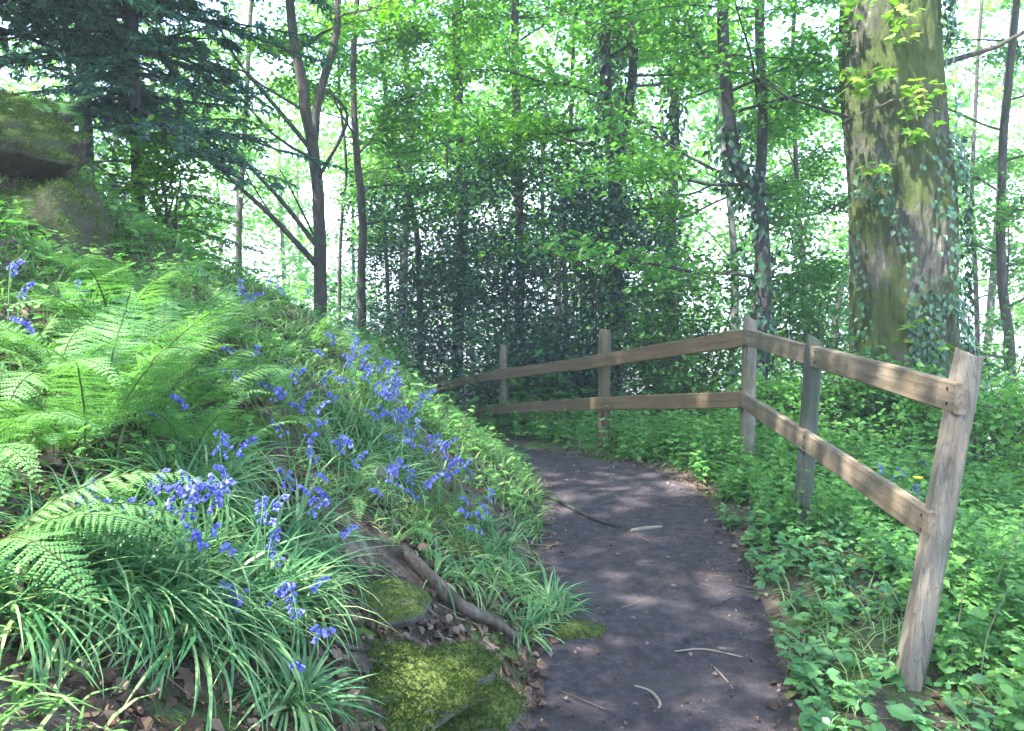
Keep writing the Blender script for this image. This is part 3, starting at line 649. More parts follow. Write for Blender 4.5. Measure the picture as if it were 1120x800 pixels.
# shrubs
def shrub(name, label, cat, px, pyb, Y, h, rad, mat, n, size, tpl=LF, group=None, stems=9, dens=9, spread=.12):
    c = at(px, pyb, Y); x, y = c[0], Y; z = H1(x,y); base = np.array([x,y,z]); t = thing(name, base, label, cat, group); mbb=MB(); mbl=MB(); tips=[]
    for k in range(stems):
        az = rng.uniform(0,2*math.pi); lean = rng.uniform(.2,.85)*rad; P_ = smoothline([(0,0,-.1),(math.cos(az)*lean*.5, math.sin(az)*lean*.5, h*.4),(math.cos(az)*lean, math.sin(az)*lean, h*rng.uniform(.75,1))], 12)
        P_[1:-1] += rng.normal(0,.02,(10,3)); tube(mbb, P_, np.linspace(.015,.005,12), 6, cap=False)
        for q in range(n):
            j = 1+int(rng.random()*10.9); a2 = rng.uniform(0,2*math.pi); f = P_[j][2]/h; L = rad*rng.uniform(.5,1)*(1.05-.75*max(0,f-.45)/.55)
            bp = branch_path(P_[j], (math.cos(a2), math.sin(a2), .25), L, 6, .1); tube(mbb, bp, np.linspace(.006,.002,6), 3, cap=False); tips.append(bp[1:])
    put_leaves(mbl, np.concatenate(tips), dens, spread, size, tpl, .8, .3)
    mbb.build('branches', M['bark'], t); mbl.build('foliage', M[mat], t, smooth=False); return t
HL = 'holly shrubs behind the fence'
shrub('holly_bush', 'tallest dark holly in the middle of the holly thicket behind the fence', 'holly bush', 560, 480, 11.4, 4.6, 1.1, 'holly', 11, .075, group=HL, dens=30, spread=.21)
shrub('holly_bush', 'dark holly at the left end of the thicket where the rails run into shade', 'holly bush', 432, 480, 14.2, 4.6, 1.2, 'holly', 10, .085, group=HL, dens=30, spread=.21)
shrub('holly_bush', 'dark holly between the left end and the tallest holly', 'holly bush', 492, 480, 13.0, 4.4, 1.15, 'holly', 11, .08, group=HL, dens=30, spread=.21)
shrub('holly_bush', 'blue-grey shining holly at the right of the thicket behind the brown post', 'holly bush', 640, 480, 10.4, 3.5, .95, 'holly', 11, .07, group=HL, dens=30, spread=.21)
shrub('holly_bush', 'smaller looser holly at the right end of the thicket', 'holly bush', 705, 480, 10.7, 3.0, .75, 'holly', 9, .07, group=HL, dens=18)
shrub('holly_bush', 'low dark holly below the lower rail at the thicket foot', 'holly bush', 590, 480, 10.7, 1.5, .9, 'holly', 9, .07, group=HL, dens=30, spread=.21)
SH='leafy shrubs in the wood'
shrub('bramble', 'dark tangled bramble in front of the foot of the massive mossy trunk', 'bramble', 950, 470, 6.5, .85, .65, 'shrub', 8, .06, LF, None, 12, 10)
shrub('bramble', 'lighter bramble filling the gap below the upper rail beside the short dark post', 'bramble', 850, 470, 6.9, .7, .6, 'syc', 8, .055, LF, None, 11, 9)
shrub('bramble', 'bramble right of the foot of the massive mossy trunk', 'bramble', 1075, 470, 5.9, .75, .6, 'syc', 8, .055, LF, None, 11, 9)
shrub('shrub', 'bright green shrub on the bank top behind the rock', 'shrub', 190, 262, 7.6, 1.4, .7, 'beech', 8, .075, LF, SH, 7, 8)
shrub('shrub', 'bright leafy shrub behind the bend of the fence, left of the twin stems', 'shrub', 765, 440, 9.3, 2.5, .8, 'shrub', 10, .07, LF, SH, 9, 13)
shrub('shrub', 'leafy shrub between twin stems and the massive trunk', 'shrub', 880, 430, 9.0, 2.4, .8, 'shrub', 10, .07, LF, SH, 9, 13)
shrub('shrub', 'pale green shrub behind the leaning post at the right edge', 'shrub', 1115, 470, 7.4, 1.7, .9, 'shrub', 8, .06, LF, SH, 8, 6)
shrub('shrub', 'low shrub at the foot of the slim forked tree on the bank', 'shrub', 385, 360, 10.2, 1.5, .7, 'shrub', 10, .075, LF, SH, 9, 13)
shrub('shrub', 'airy pale shrub in the bright gap left of the slim forked tree', 'shrub', 285, 330, 11.5, 1.9, .9, 'shrub', 7, .08, LF, SH, 7, 4)

# ------------------------------------------------------------------ ferns
def frond(L, wmax, arch, npin=24, seed=0):
    rs = np.random.default_rng(seed); mb = MB(); n = 26
    s = np.linspace(0,1,n); ang = R(72)-arch*s**1.25
    dy = np.cos(ang)*L/n; dz = np.sin(ang)*L/n; P_ = np.stack([np.cumsum(rs.normal(0,.0015,n)), np.cumsum(dy), np.cumsum(dz)], 1)
    tube(mb, P_, np.linspace(.0045,.0012,n), 5, m=1, cap=False)
    k = np.linspace(.13, .995, npin); T = np.gradient(P_, axis=0)
    O=[];D=[];N=[];Sx=[]
    for q in k:
        o = np.array([np.interp(q, s, P_[:,i]) for i in range(3)]); tg = unit(np.array([np.interp(q, s, T[:,i]) for i in range(3)]))
        nn = unit(np.cross(np.array([1.,0,0]), tg)); ln = wmax*min(1, (q/.32)**.6)*(1-max(0,(q-.32)/.68)**1.15)+.012
        for sd in (-1,1):
            d = unit(np.array([sd,0,0])*1.0+tg*.38-nn*(.12+rs.uniform(-.1,.2))+rs.normal(0,.07,3)); O.append(o); D.append(d); N.append(nn); Sx.append(ln)
    # each pinna carries pinnules
    PO=[];PD=[];PN=[];PS=[]
    for o,d,nn,ln in zip(O,D,N,Sx):
        m = max(4, int(ln/.0105)); sd = unit(np.cross(nn,d))
        for i in range(m):
            t = (i+.5)/m; c = o+d*ln*t-nn*ln*.10*t*t; pl = min(ln*.2, L/npin*.32)*(1-t**1.6)+.004
            for s2 in (-1,1): PO.append(c); PD.append(sd*s2+d*.45); PN.append(nn); PS.append((ln/m*1.05, pl*rs.uniform(.75,1.15), .01))
        PO.append(o); PD.append(d); PN.append(nn); PS.append((.006, ln*1.03, 0.0))
    PO=np.array(PO);PD=np.array(PD);PN=np.array(PN)+rs.normal(0,.06,(len(PN),3));PS=np.array(PS)
    X,Y_,Z = frames(PD,PN); r = np.clip(.5+rs.normal(0,.16,len(PO)),0,1); inst(mb, LEAF*np.array([1.4,1,1]), LEAF_F, PO, X, Y_, Z, PS, 0, r)
    o = mb.build('frond', [M['fern'], M['fernstem']], smooth=False); me = o.data; bpy.data.objects.remove(o); return me
FR = [frond(.62,.125,R(95),22,1), frond(.72,.14,R(80),24,2), frond(.55,.11,R(110),20,3), frond(.80,.15,R(62),27,4), frond(.68,.14,R(120),23,5), frond(.50,.10,R(70),19,9), frond(.66,.12,R(135),24,10)]
UPR = [frond(.80,.15,R(50),34,6), frond(.74,.14,R(64),32,7), frond(.66,.13,R(78),30,8)]
def fern(base, nf, sc_, label, lean=(0,0), kinds=FR, seed=0, tiltr=(.0,.45), arc=None):
    rs = random.Random(seed); t = thing('fern', base, label, 'fern', 'ferns on the bank')
    t.rotation_euler = (lean[1], lean[0], rs.uniform(0,6)) if False else (0,0,0)
    for k in range(nf):
        az = (2*math.pi*k/nf+rs.uniform(-.3,.3)) if arc is None else rs.uniform(*arc)
        o = bpy.data.objects.new('frond', rs.choice(kinds)); C.objects.link(o); o.parent = t; s = sc_*(.86 if kinds is UPR or kinds == FR+UPR or kinds == UPR+FR[:2] else .8)*rs.uniform(.7,1.15); o.scale = (s*rs.choice((-1,1)), s, s)
        o.rotation_mode = 'XYZ'; o.rotation_euler = (-rs.uniform(*tiltr), rs.uniform(-.25,.25), az-math.pi/2)
        o.location = (math.cos(az)*.03, math.sin(az)*.03, 0)
    return t
ferns = [
 ((150,478),9,1.0,'large upright bracken-like fern with dark stems in the middle of the fern mass',UPR+FR[:2],(.0,.3),None),
 ((95,505),6,.95,'upright fern left of the large one with two dark stems showing',UPR,(.0,.25),None),
 ((215,455),9,.85,'full feathery fern right of the large upright fern',FR,(.05,.5),None),
 ((-25,612),9,.74,'arching fern with ridged fronds at the left edge in the foreground',FR[:3],(.35,.75),(-.75,.9)),
 ((-45,520),7,.75,'pale drooping fern cut by the left edge above the foreground fern',FR,(.2,.6),(-.9,1.0)),
 ((55,440),8,.75,'fern under the mossy rock face at the left',FR,(.1,.5),None),
 ((130,400),9,.95,'tall fern rising behind the large upright fern',FR+UPR,(.0,.35),None),
 ((190,385),9,.9,'bright fern at the top right of the fern mass',FR,(.0,.45),None),
 ((150,330),8,.8,'fern below the overhanging rock with fanned fronds',FR,(.0,.4),None),
 ((265,420),8,.75,'fern on the right flank of the fern mass above bluebells',FR,(.1,.6),None),
 ((95,275),7,.45,'small pale fern right beside the overhanging rock',FR,(.2,.7),None),
 ((300,470),7,.62,'low fern in the middle of the bank with flat fronds',FR[:3],(.3,.8),None),
 ((335,385),7,.70,'fern on the skyline of the bank below the slim forked tree',FR,(.1,.6),None),
 ((385,392),7,.62,'fern at the right end of the bank skyline over the bluebells',FR,(.1,.6),None),
 ((255,345),7,.65,'fern high on the bank between shrub and skyline ferns',FR,(.1,.5),None),
 ((60,150),7,.6,'fern growing on top of the overhanging rock',FR,(.1,.5),None),
 ((510,560),6,.42,'small fern at the foot of the bank by the path',FR[:3],(.3,.8),None),
 ((385,545),6,.48,'small fern among leaf litter above the thin root',FR[:3],(.3,.8),None),
 ((228,420),9,.7,'fern with crowded fronds between the full fern and the skyline ferns',FR,(.1,.6),None),
 ((110,360),9,.7,'fern with crowded fronds left of the tall fern',FR,(.1,.6),None),
 ((245,505),7,.5,'low fern above the near column of bluebells',FR[:3],(.2,.7),None),
 ((180,540),7,.55,'low fern in front of the large upright fern',FR[:3],(.2,.7),None),
 ((205,500),8,.62,'fern with upright fronds at the foot of the fern mass on the right',UPR,(.05,.5),None),
 ((60,500),8,.62,'fern with upright fronds at the foot of the fern mass on the left',UPR,(.05,.5),None),
 ((165,430),9,.8,'fern at the heart of the fern mass',UPR,(.05,.45),None),
 ((280,445),7,.5,'fern with short fronds between loose bluebells and fern mass',UPR,(.1,.6),None),
 ((105,440),8,.7,'fern at the left heart of the fern mass',UPR,(.05,.45),None),
 ((20,395),8,.6,'fern close to the left edge below the mossy rock face',UPR,(.1,.6),None),
 ((75,300),8,.55,'fern on the steep bank just right of the mossy rock face',FR,(.1,.6),None),
 ((205,300),7,.5,'fern by the dark stone high on the bank',FR,(.1,.6),None),
 ((300,350),7,.5,'fern on the bank skyline in front of the airy pale shrub',FR,(.1,.6),None),
 ((350,440),7,.45,'fern with short fronds over the loose bluebell patch',FR,(.2,.7),None),
 ((15,250),7,.5,'fern hanging from the ledge under the overhanging rock',FR,(.3,.7),None),
 ((130,262),8,.55,'fern with spread fronds on the slope right of the overhanging rock',FR,(.1,.6),None),
 ((120,455),9,.85,'broad pale fern with long fronds low in the fern mass',UPR+FR[3:4],(.05,.4),None),
 ((235,385),8,.75,'pale fern with long fronds at the upper right of the fern mass',UPR+FR[3:4],(.05,.4),None),
 ((560,500),6,.55,'fern where the path bends out of sight',FR,(.2,.7),None),
 ((440,585),6,.4,'little fern above the thick bare root',FR[:3],(.3,.8),None)]
for i,(p,nf,s,lab,kn,tl,arc) in enumerate(ferns):
    b = hit(*p) if i != 15 else at(60,128,4.85); fern(b, nf, s, lab, kinds=kn, seed=i+3, tiltr=tl, arc=arc)

# ------------------------------------------------------------------ strap leaf clumps (bluebell leaves)
BL = [blade(6,d) for d in (.5,.75,.95)]
def clump_mesh(nb, L, seed, w=.011):
    mb = MB(); rs = np.random.default_rng(seed)
    for tv,tf in BL:
        n = nb//3; az = rs.uniform(0,2*math.pi,n); el = rs.uniform(.35,1.35,n)
        D = np.stack([np.cos(az)*np.cos(el), np.sin(az)*np.cos(el), np.sin(el)],1); N = np.stack([-np.cos(az)*np.sin(el), -np.sin(az)*np.sin(el), np.cos(el)],1)
        X,Y_,Z = frames(D,N); l = L*rs.uniform(.6,1.15,n); O = np.stack([np.cos(az)*.02,np.sin(az)*.02,0*az],1)+rs.normal(0,.012,(n,3))*np.array([1,1,0])
        inst(mb, tv, tf, O, X, Y_, Z, np.stack([np.full(n,w)*rs.uniform(.7,1.2,n)*1.6, l, l],1), 0, rs.random(n))
    o = mb.build('strap_leaf_clump', M['strap']); me=o.data; bpy.data.objects.remove(o); return me
CM = [clump_mesh(42,.32,s,.0062) for s in (1,2,3,6)]; CS = [clump_mesh(36,.20,s,.0055) for s in (4,5)]
regions = [ # cx, cy, sx, sy, n, meshes, label
 ((150,640),(95,42),16,CM,'clump of long strap leaves under the arching fern, left foreground'),
 ((300,640),(60,40),13,CM,'clump of strap leaves arching toward the path below the near bluebells'),
 ((240,700),(60,16),6,CM,'clump of drooping strap leaves hanging over bare litter at the bottom'),
 ((20,670),(30,20),3,CM,'broad pale clump of strap leaves in the bottom left corner'),
 ((540,600),(22,22),6,CS,'grassy clump at the foot of the bank between root and path'),
 ((520,625),(26,16),6,CS,'grassy tuft overhanging the thick bare root'),
 ((590,668),(20,14),7,CS,'short bright tuft at the path edge right of the thick root'),
 ((330,772),(22,14),5,CS,'tuft at the bottom left of the mossy boulder'),
 ((235,555),(60,30),10,CM,'clump of strap leaves around the bluest near bluebells'),
 ((420,480),(60,40),18,CM,'clump of strap leaves among the far bluebell band')]
for (c,s,n,ms,lab) in regions:
    for k in range(n):
        p = hit(rng.normal(c[0],s[0]*.7), rng.normal(c[1],s[1]*.7)); o = bpy.data.objects.new('strap_leaf_clump', ms[k%len(ms)]); C.objects.link(o)
        o.location = p; o.rotation_euler = (rng.normal(0,.12), R(22)+rng.normal(0,.12) if c[0]<480 else .1, 0); o.rotation_euler[2] = rng.uniform(-.5,.5); q = rng.uniform(.75,1.15); o.scale=(q,q,q)
        tag(o, lab, 'leaf clump', 'strap leaf clumps on the bank')

# ------------------------------------------------------------------ bluebells
def bell_tpl():
    v=[];n=6
    for r,y in ((.10,0),(.30,.12),(.30,.62),(.52,1.0)):
        v += [(r*math.cos(2*math.pi*i/n), y, r*math.sin(2*math.pi*i/n)) for i in range(n)]
    f=[(j*n+i, j*n+(i+1)%n, (j+1)*n+(i+1)%n, (j+1)*n+i) for j in range(3) for i in range(n)]
    return np.array(v), np.array(f)
BT = bell_tpl()
def bluebell(seed, nb, L):
    rs = np.random.default_rng(seed); s = np.linspace(0,1,14); bend = .035*s**2.2+.035*s**8
    P_ = np.stack([bend*1.0*L/.34, .01*np.sin(s*3+seed), L*(s-.12*s**6)],1); mb = MB(); tube(mb, P_, np.linspace(.0032,.0014,14), 5, cap=False)
    mf = MB(); k = np.linspace(.74,1,nb); O = np.stack([np.interp(k,s,P_[:,i]) for i in range(3)],1); az = rs.normal(0,1.0,nb)
    off = np.stack([np.cos(az), np.sin(az), 0*az],1); O = O+off*.010; D = off*.75+np.array([0,0,-.75])+rs.normal(0,.2,(nb,3)); X,Y_,Z = frames(D, np.array([.3,.2,1.])+0*D)
    inst(mf, *BT, O, X, Y_, Z, np.stack([np.full(nb,.0118)]*3,1)*rs.uniform(.8,1.15,(nb,1))*np.array([1,1.15,1]), 0, rs.random(nb))
    t = bpy.data.objects.new('bluebell', None)
    a = mb.build('stem', M['stem'], t); b = mf.build('flowers', M['bell'], t, smooth=False); return a.data, b.data
BB = [bluebell(s, nb, L) for s,nb,L in ((1,11,.30),(2,14,.34),(3,9,.27),(4,12,.38))]
for o in [o for o in bpy.data.objects if o.name.startswith(('stem','flowers')) and o.parent and o.parent.name.startswith('bluebell')]: bpy.data.objects.remove(o)
for o in [o for o in bpy.data.objects if o.name.startswith('bluebell')]: bpy.data.objects.remove(o)
nbell = 0
def bells(pts, n, sx, label, dy=.0, near=True):
    global nbell
    for (px,py) in pts:
        for k in range(n):
            Q = hit(px+rng.normal(0,sx), py+rng.normal(0,sx)); dpx = .24*FPX/Q[1]; Q = hit(px+rng.normal(0,sx), min(py+rng.normal(0,sx)+dpx*.85, 795))
            st, fl = BB[rng.integers(0,4)]; t = thing('bluebell', Q, label, 'bluebell', 'bluebells', rng.normal(0,.9)); t.rotation_euler[0]=rng.normal(0,.14); t.rotation_euler[1]=rng.normal(.1,.14)
            q = rng.uniform(.8,1.1); t.scale=(q,q,q); t.rotation_euler[2]=rng.uniform(-3.1,3.1)
            for nm,me in (('stem',st),('flowers',fl)):
                o = bpy.data.objects.new(nm, me); C.objects.link(o); o.parent=t
            nbell += 1
bells([(243,520),(246,548),(232,566),(224,600),(228,614),(212,560)],2,6,'deep blue bluebell in the near column of flowers above the long strap leaves')
bells([(90,583)],2,4,'lone blue bluebell below the foreground fern')
bells([(152,580),(163,556)],2,6,'bluebell between the foreground fern and the near column of flowers')
bells([(283,605),(293,613)],2,7,'bluebell in the pale arc right of the near column')
bells([(305,655),(318,640),(310,650)],2,6,'bluebell in the lowest cluster above the leaf litter')
bells([(343,727)],3,8,'pale lilac bluebell beside the mossy boulder')
bells([(350,583),(356,566),(370,524)],2,8,'bluebell scattered in mid bank left of the stones')
bells([(198,455),(205,458)],2,5,'bluebell in front of the feathery fern')
bells([(320,490),(310,440),(330,455),(348,462),(350,440),(300,432)],2,8,'bluebell in the loose patch right of the fern mass')
bells([(374,506),(390,492),(432,530),(452,546),(464,548),(462,536),(418,520)],2,7,'bluebell around the pale stone on the mid bank')
bells([(535,560),(530,574),(524,552)],2,5,'bluebell at the foot of the bank beside the path')
bells([(500,520),(510,512),(488,520)],3,9,'bluebell near the path bend on the low bank')
bells([(372,392),(384,400),(396,410),(408,418),(420,428),(430,438),(440,452),(448,466),(458,478),(466,490),(474,500),(402,432),(390,420),(415,445),(436,470)],4,7,'bluebell in the dense blue band along the bank edge')
bells([(10,318),(18,350),(76,360),(82,345),(60,372)],1,6,'bluebell under the mossy rock face at the left')
bells([(282,390),(250,338),(312,312),(318,328),(342,345),(262,330),(185,242)],2,6,'bluebell high on the bank near the skyline')
bells([(120,590),(330,560),(268,575)],1,5,'single bluebell rising apart from the others out of the long strap leaves')
bells([(976,526),(990,540),(966,522),(1000,530)],2,6,'bluebell behind the near span of the fence')
bells([(722,466),(745,470),(780,472),(700,466),(760,462)],4,8,'bluebell in the patch beyond the fence left of the bend')
print('bluebells', nbell)
# yellow flower behind the lower rail
Q = hit(1000,590); mb = MB(); t = thing('yellow_flower', Q, 'single yellow flower behind the lower rail of the near span', 'flower')
tube(mb, [(0,0,0),(.005,0,.17),(0,0,.34)], [.003,.003,.002], 5); mb.build('stem', M['stem'], t); mb = MB(); n=16; az = np.arange(n)*2.39; D = np.stack([np.cos(az), np.sin(az), .4+0*az],1); X,Y_,Z=frames(D, np.array([0,0,1.])+0*D)
inst(mb, *LF, np.tile([0,0,.34],(n,1)), X,Y_,Z, .03); mb.build('petals', M['yellow'], t)

# ------------------------------------------------------------------ ground cover (stuff)
def scatter(n, x0,x1,y0,y1, test):
    x = rng.uniform(x0,x1,n); y = rng.uniform(y0,y1,n); P2 = np.stack([x,y],1); a = sdist(P2,EL); b = -sdist(P2,ER); k = test(x,y,a,b); return x[k],y[k],a[k],b[k]
def patch(x,y,f,th,s=0): return wob(x,y,f,s)+wob(x,y,f*2.7,s+1)*.5 > th
# grass on the bank
mb = MB()
for (n, x0,x1,y0,y1, L, test) in ((76000,-5.2,.25,1.0,9.0,.13, lambda x,y,a,b: (a>-.03)&(patch(x,y,2.1,-.35)|(a>1.3))&~((a<.85)&(y<3.0)&(y>1.4)&(x>-.9))),
                                  (9000,-6,-1,8,15,.2, lambda x,y,a,b: (a>.0)),
                                  (24000,.6,4.8,1.5,9,.20, lambda x,y,a,b: (b>.05)&patch(x,y,1.7,.1,2))):
    x,y,a,b = scatter(n,x0,x1,y0,y1,test); z = H(x,y); n=len(x); az = rng.uniform(0,2*math.pi,n); el = rng.uniform(.5,1.45,n)
    D = np.stack([np.cos(az)*np.cos(el)+.25, np.sin(az)*np.cos(el), np.sin(el)],1); N = np.stack([-np.cos(az)*np.sin(el), -np.sin(az)*np.sin(el), np.cos(el)+.01],1); X,Y_,Z=frames(D,N)
    tv,tf = blade(3,.7); l = L*rng.uniform(.5,1.5,n); inst(mb, tv, tf, np.stack([x,y,z-.01],1), X,Y_,Z, np.stack([rng.uniform(.006,.012,n), l, l],1))
o = mb.build('grass', M['grass'], smooth=False); tag(o, 'short mixed grass growing over the bank and verges', 'grass', kind='stuff')
# herbs: small stems with opposite leaves
def herbs(name, n, box, test, hgt, ls, mat, label, tpl=OV, whorls=4, lw=4):
    x,y,a,b = scatter(n,*box,test); n=len(x); z=H(x,y); mb=MB(); tv,tf=blade(2,.1)
    lean = rng.normal(0,.18,(n,2)); hh = hgt*rng.uniform(.5,1.25,n)
    if callable(ls): pass
    for w in range(whorls):
        f = (w+1)/whorls; c = np.stack([x+lean[:,0]*hh*f, y+lean[:,1]*hh*f, z+hh*f],1); a0 = rng.uniform(0,6.28,n)
        for q in range(lw):
            az = a0+q*2*math.pi/lw+rng.normal(0,.25,n); D = np.stack([np.cos(az),np.sin(az),rng.normal(.05-.25*(1-f),.25,n)],1); X,Y_,Z=frames(D, np.stack([rng.normal(0,.3,n),rng.normal(0,.3,n),np.ones(n)],1))
            inst(mb,*tpl,c,X,Y_,Z,ls*(1.15-.45*f)*rng.gamma(5.,.19,n))
    D = np.stack([lean[:,0],lean[:,1],np.ones(n)],1); X,Y_,Z=frames(D, np.array([0,-1.,0])+0*D); inst(mb,tv,tf,np.stack([x,y,z-.02],1),X,Y_,Z,np.stack([np.full(n,.005),hh,hh*.1],1))
    o=mb.build(name,M[mat],smooth=False); tag(o,label,'undergrowth',kind='stuff')
POSTCLEAR = lambda x,y: np.hypot(x-1.35,y-2.5) > .24
herbs('undergrowth', 5600, (.9,3.8,1.6,7.5), lambda x,y,a,b: (b>.05+.16*wob(x,y,4,3.))&patch(x,y,2.2,-.45,1.)&POSTCLEAR(x,y)&((b>.5)|(y>4)), .18, .036, 'herb', 'nettle and herb undergrowth right of the path')
herbs('undergrowth', 3600, (.9,3.8,1.6,8.5), lambda x,y,a,b: (b>.15)&patch(x,y,1.6,.0,6.)&POSTCLEAR(x,y)&((b>.6)|(y>4)), .32, .042, 'nettle', 'taller nettles in patches right of the path', tpl=LF, whorls=6)
herbs('undergrowth', 5200, (-1.5,6.5,5.5,13), lambda x,y,a,b: (b>.12), .36, .052, 'herb', 'taller herb undergrowth beyond the fence', tpl=LF)
herbs('undergrowth', 4200, (-5.2,.1,1.2,8.5), lambda x,y,a,b: (a>.02)&(patch(x,y,2.4,.0,5.)|(a>2.0))&~((x>-1.0)&(y<3.3)&(a<.95)), .15, .034, 'herb', 'small leafy herbs among the grass of the bank', whorls=3)
herbs('undergrowth', 5500, (-9,9,9,24), lambda x,y,a,b: (b>.2)|(a>.3), .8, .12, 'shrub', 'rough undergrowth on the slope below the wood', tpl=LF, whorls=6)
herbs('undergrowth', 1500, (.9,3.,1.7,4.6), lambda x,y,a,b: (b>-.03+.08*wob(x,y,7,1.))&patch(x,y,3.,-.4,7.)&(np.hypot(x-1.34,y-2.52)>.13), .10, .042, 'ivyherb', 'broad-leaved ground cover at the foot of the leaning post', tpl=OV, whorls=2)
# dry stalks near the leaning post
for k,(px,py,h,lab) in enumerate(((1040,745,.42,'dry pale stalk just right of the leaning post'),(1072,752,.36,'dry pale stalk nearest the right edge'),(1085,700,.55,'tall dry stalk behind the two short stalks at the right'))):
    Q=hit(px,py); mb=MB(); tube(mb, smoothline([(0,0,0),(.02,.01,h*.5),(.03+.05*k,0,h)],10), np.linspace(.0025,.0012,10),5); o=mb.build('dry_stalk', M['drystem']); o.location=Q; tag(o,lab,'stalk','dry stalks')
# leaf litter
mb = MB()
def litter(n, box, test, size):
    x,y,a,b = scatter(n,*box,test); n=len(x); z=H(x,y)
    e=.03; nx=-(H(x+e,y)-H(x-e,y))/(2*e); ny=-(H(x,y+e)-H(x,y-e))/(2*e); N=np.stack([nx,ny,np.ones(n)],1)+rng.normal(0,.4,(n,3)); az=rng.uniform(0,6.28,n); D=np.stack([np.cos(az),np.sin(az),0*az],1); D=D-unit(N)*np.sum(D*unit(N),1,keepdims=True)
    X,Y_,Z=frames(D,N); s=size*rng.uniform(.4,1.2,n); inst(mb, OVAL*np.array([1.,1,3.4]), OVAL_F, np.stack([x,y,z+.008+.01*rng.random(n)],1), X,Y_,Z, s)
litter(5200, (-1.4,.15,.9,3.4), lambda x,y,a,b: (a>-.05)&patch(x,y,3.,-.45,3.), .042)
litter(4200, (-4,.2,1.,8), lambda x,y,a,b: (a>0)&patch(x,y,2.,-.1,4.), .045)
litter(3600, (-.2,1.7,1.8,7.5), lambda x,y,a,b: (np.minimum(np.abs(a),np.abs(b))<.05+.16*rng.random(len(x))**2+.06*wob(x,y,5,2.)), .032)
litter(380, (0,1.4,1.8,6.5), lambda x,y,a,b: (a<0)&(b<0), .022)
litter(900, (.9,3,1.5,6), lambda x,y,a,b: (b>0), .045)
for k in range(420):
    x,y,a,b = [q[0] for q in scatter(400,-1.6,1.7,1.1,7.0, lambda x,y,a,b: ((a>-.12)&(a<1.2))|((b>-.10)&(b<.3))|((k%5==0)&(a<0)&(b<0)))]; L = rng.uniform(.04,.16); az = rng.uniform(0,3.14); q=np.linspace(-.5,.5,4)
    X_=x+np.cos(az)*L*q; Y_=y+np.sin(az)*L*q+rng.normal(0,.006,4); tube(mb, np.stack([X_,Y_,H(X_,Y_)+.006+rng.random()*.012],1), np.linspace(.0028,.001,4), 4, cap=False)
o = mb.build('leaf_litter', M['dead'], smooth=False); tag(o,'brown and grey dead leaves and twiglets littering bank foot and path edges','leaf litter',kind='stuff')
# moss cushions + gravel
mb = MB(); x,y,a,b = scatter(2600, 0,1.4,1.8,6.5, lambda x,y,a,b: (a<-.02)&(b<-.02)); n=len(x); z=H(x,y)
OCT = np.array([(1,0,0),(0,1,0),(-1,0,0),(0,-1,0),(0,0,.6),(0,0,-.6)],float); OF = np.array([(0,1,4),(1,2,4),(2,3,4),(3,0,4),(1,0,5),(2,1,5),(3,2,5),(0,3,5)])
az=rng.uniform(0,6.28,n); X=np.stack([np.cos(az),np.sin(az),.1+0*az],1); X=unit(X); Z=np.tile([0,0,1.],(n,1)); Y_=np.cross(Z,X); inst(mb, OCT, OF, np.stack([x,y,z],1), X,Y_,Z, np.minimum(rng.gamma(1.1,.0026,n)+.0008,.014)[:,None]*np.array([[1,.8,.7]]))
o = mb.build('gravel', M['grit'], smooth=True); tag(o,'small stones scattered over the trodden path','gravel',kind='stuff')
# individual pale fallen leaves that can be told apart on the path
mbx = MB(); inst(mbx, LOBE*np.array([1,1,1.8]), LOBE_F, np.zeros((1,3)), np.array([[1.,0,0]]), np.array([[0,1.,0]]), np.array([[0,0,1.]]), 1.); oo=mbx.build('fallen_leaf', M['dead']); FL=oo.data; bpy.data.objects.remove(oo)
for k,(px,py,s,lab) in enumerate(((20,705,.10,'large curled dead leaf in the bottom left corner'),(92,700,.09,'pale dead leaf under the strap leaves at the lower left'),(110,715,.07,'dead leaf lying against the pale leaf at the lower left'),(435,684,.07,'pale dead leaf above the mossy boulder'),(500,712,.06,'pale dead leaf right of the mossy boulder top'),(540,716,.06,'grey dead leaf at the lower end of the thick root'),(572,735,.05,'dead leaf on the path edge below the thick root'),(795,716,.05,'pale leaf in the brightest sun patch on the path'),(733,645,.04,'small pale leaf in the upper sun patch on the path'),(675,610,.035,'small pale leaf in the middle of the path'),(690,680,.035,'small leaf on the path right of the flat mossy stone'),(285,770,.07,'brown dead leaf left of the mossy boulder'),(212,765,.07,'dead leaf below the drooping strap leaves'))):
    o=bpy.data.objects.new('fallen_leaf', FL); C.objects.link(o); Q=hit(px,py); e=.04; gx=(H1(Q[0]+e,Q[1])-H1(Q[0]-e,Q[1]))/(2*e); gy_=(H1(Q[0],Q[1]+e)-H1(Q[0],Q[1]-e))/(2*e)
    o.location=Q+(0,0,.015); o.rotation_euler=Vector((-gx,-gy_,1)).to_track_quat('Z','Y').to_euler(); o.scale=(s,s,s); tag(o,lab,'fallen leaf','fallen leaves')

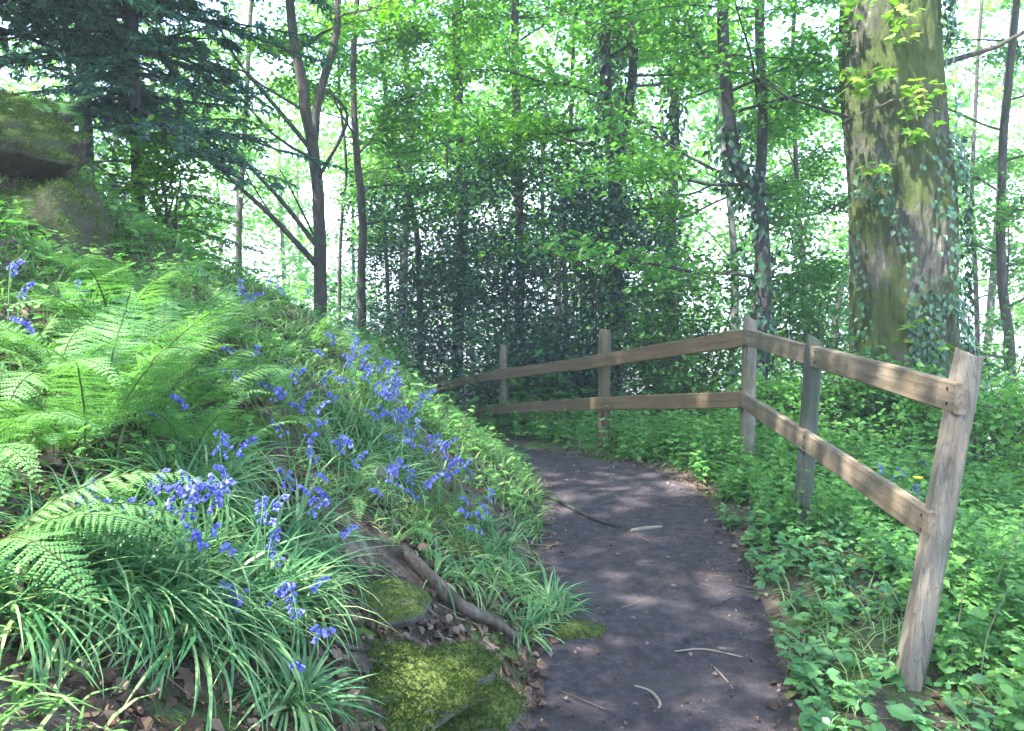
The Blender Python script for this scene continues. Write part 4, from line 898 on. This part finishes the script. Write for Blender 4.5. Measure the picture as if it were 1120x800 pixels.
# ------------------------------------------------------------------ air
hv = np.array([(x,y,z) for z in (-24.,19.) for (x,y) in ((-2600,-80),(2600,-80),(2600,3100),(-2600,3100))])
hm = bpy.data.materials.new('pale_air'); hm.use_nodes=True; ht=hm.node_tree; ht.nodes.clear(); ho=ht.nodes.new('ShaderNodeOutputMaterial'); pv=ht.nodes.new('ShaderNodeVolumePrincipled')
pv.inputs['Color'].default_value=(.93,.96,1,1); pv.inputs['Density'].default_value=.0036; pv.inputs['Anisotropy'].default_value=.1; ht.links.new(pv.outputs[0], ho.inputs['Volume'])
hz = MB().add(hv, np.array([(3,2,1,0),(4,5,6,7),(0,1,5,4),(1,2,6,5),(2,3,7,6),(3,0,4,7)])).build('haze', hm, smooth=False); tag(hz, kind='stuff')

# ------------------------------------------------------------------ light, camera
SUN_EL, SUN_AZ = R(56), math.atan2(-.80,-.45)   # direction TO the sun: x=-.8, y=-.45
w = bpy.data.worlds.new('World'); sc.world = w; w.use_nodes = True; t = w.node_tree; bg = t.nodes['Background']
sky = t.nodes.new('ShaderNodeTexSky'); sky.sky_type='NISHITA'; sky.sun_disc=False; sky.sun_elevation=SUN_EL
sx, sy = -.80, -.45; nrm_=math.hypot(sx,sy); sx/=nrm_; sy/=nrm_
sky.sun_rotation = math.atan2(sx, sy); sky.air_density=1.0; sky.dust_density=1.2; sky.ozone_density=2.4
t.links.new(sky.outputs[0], bg.inputs[0]); bg.inputs[1].default_value=.15
ld = bpy.data.lights.new('sun','SUN'); ld.energy=3.0; ld.angle=R(.5); ld.color=(1,.975,.94); lo=bpy.data.objects.new('sun',ld); C.objects.link(lo)
lo.rotation_euler = Vector((sx*math.cos(SUN_EL), sy*math.cos(SUN_EL), math.sin(SUN_EL))).to_track_quat('Z','Y').to_euler()
cd = bpy.data.cameras.new('camera'); co=bpy.data.objects.new('camera',cd); C.objects.link(co); co.location=(0,0,CAMZ); co.rotation_euler=(math.pi/2-PITCH,0,0)
cd.sensor_width=36; cd.lens=FPX/1120*36; cd.clip_start=.05; cd.clip_end=8000; sc.camera=co
sc.view_settings.view_transform='Standard'; sc.view_settings.look='None'; sc.view_settings.gamma=1; sc.view_settings.exposure=3.05
cy=sc.cycles; cy.max_bounces=6; cy.diffuse_bounces=4; cy.glossy_bounces=2; cy.transmission_bounces=4; cy.use_denoising=True; cy.caustics_reflective=False; cy.caustics_refractive=False
cy.volume_bounces=1; cy.use_adaptive_sampling=True; cy.adaptive_threshold=.015
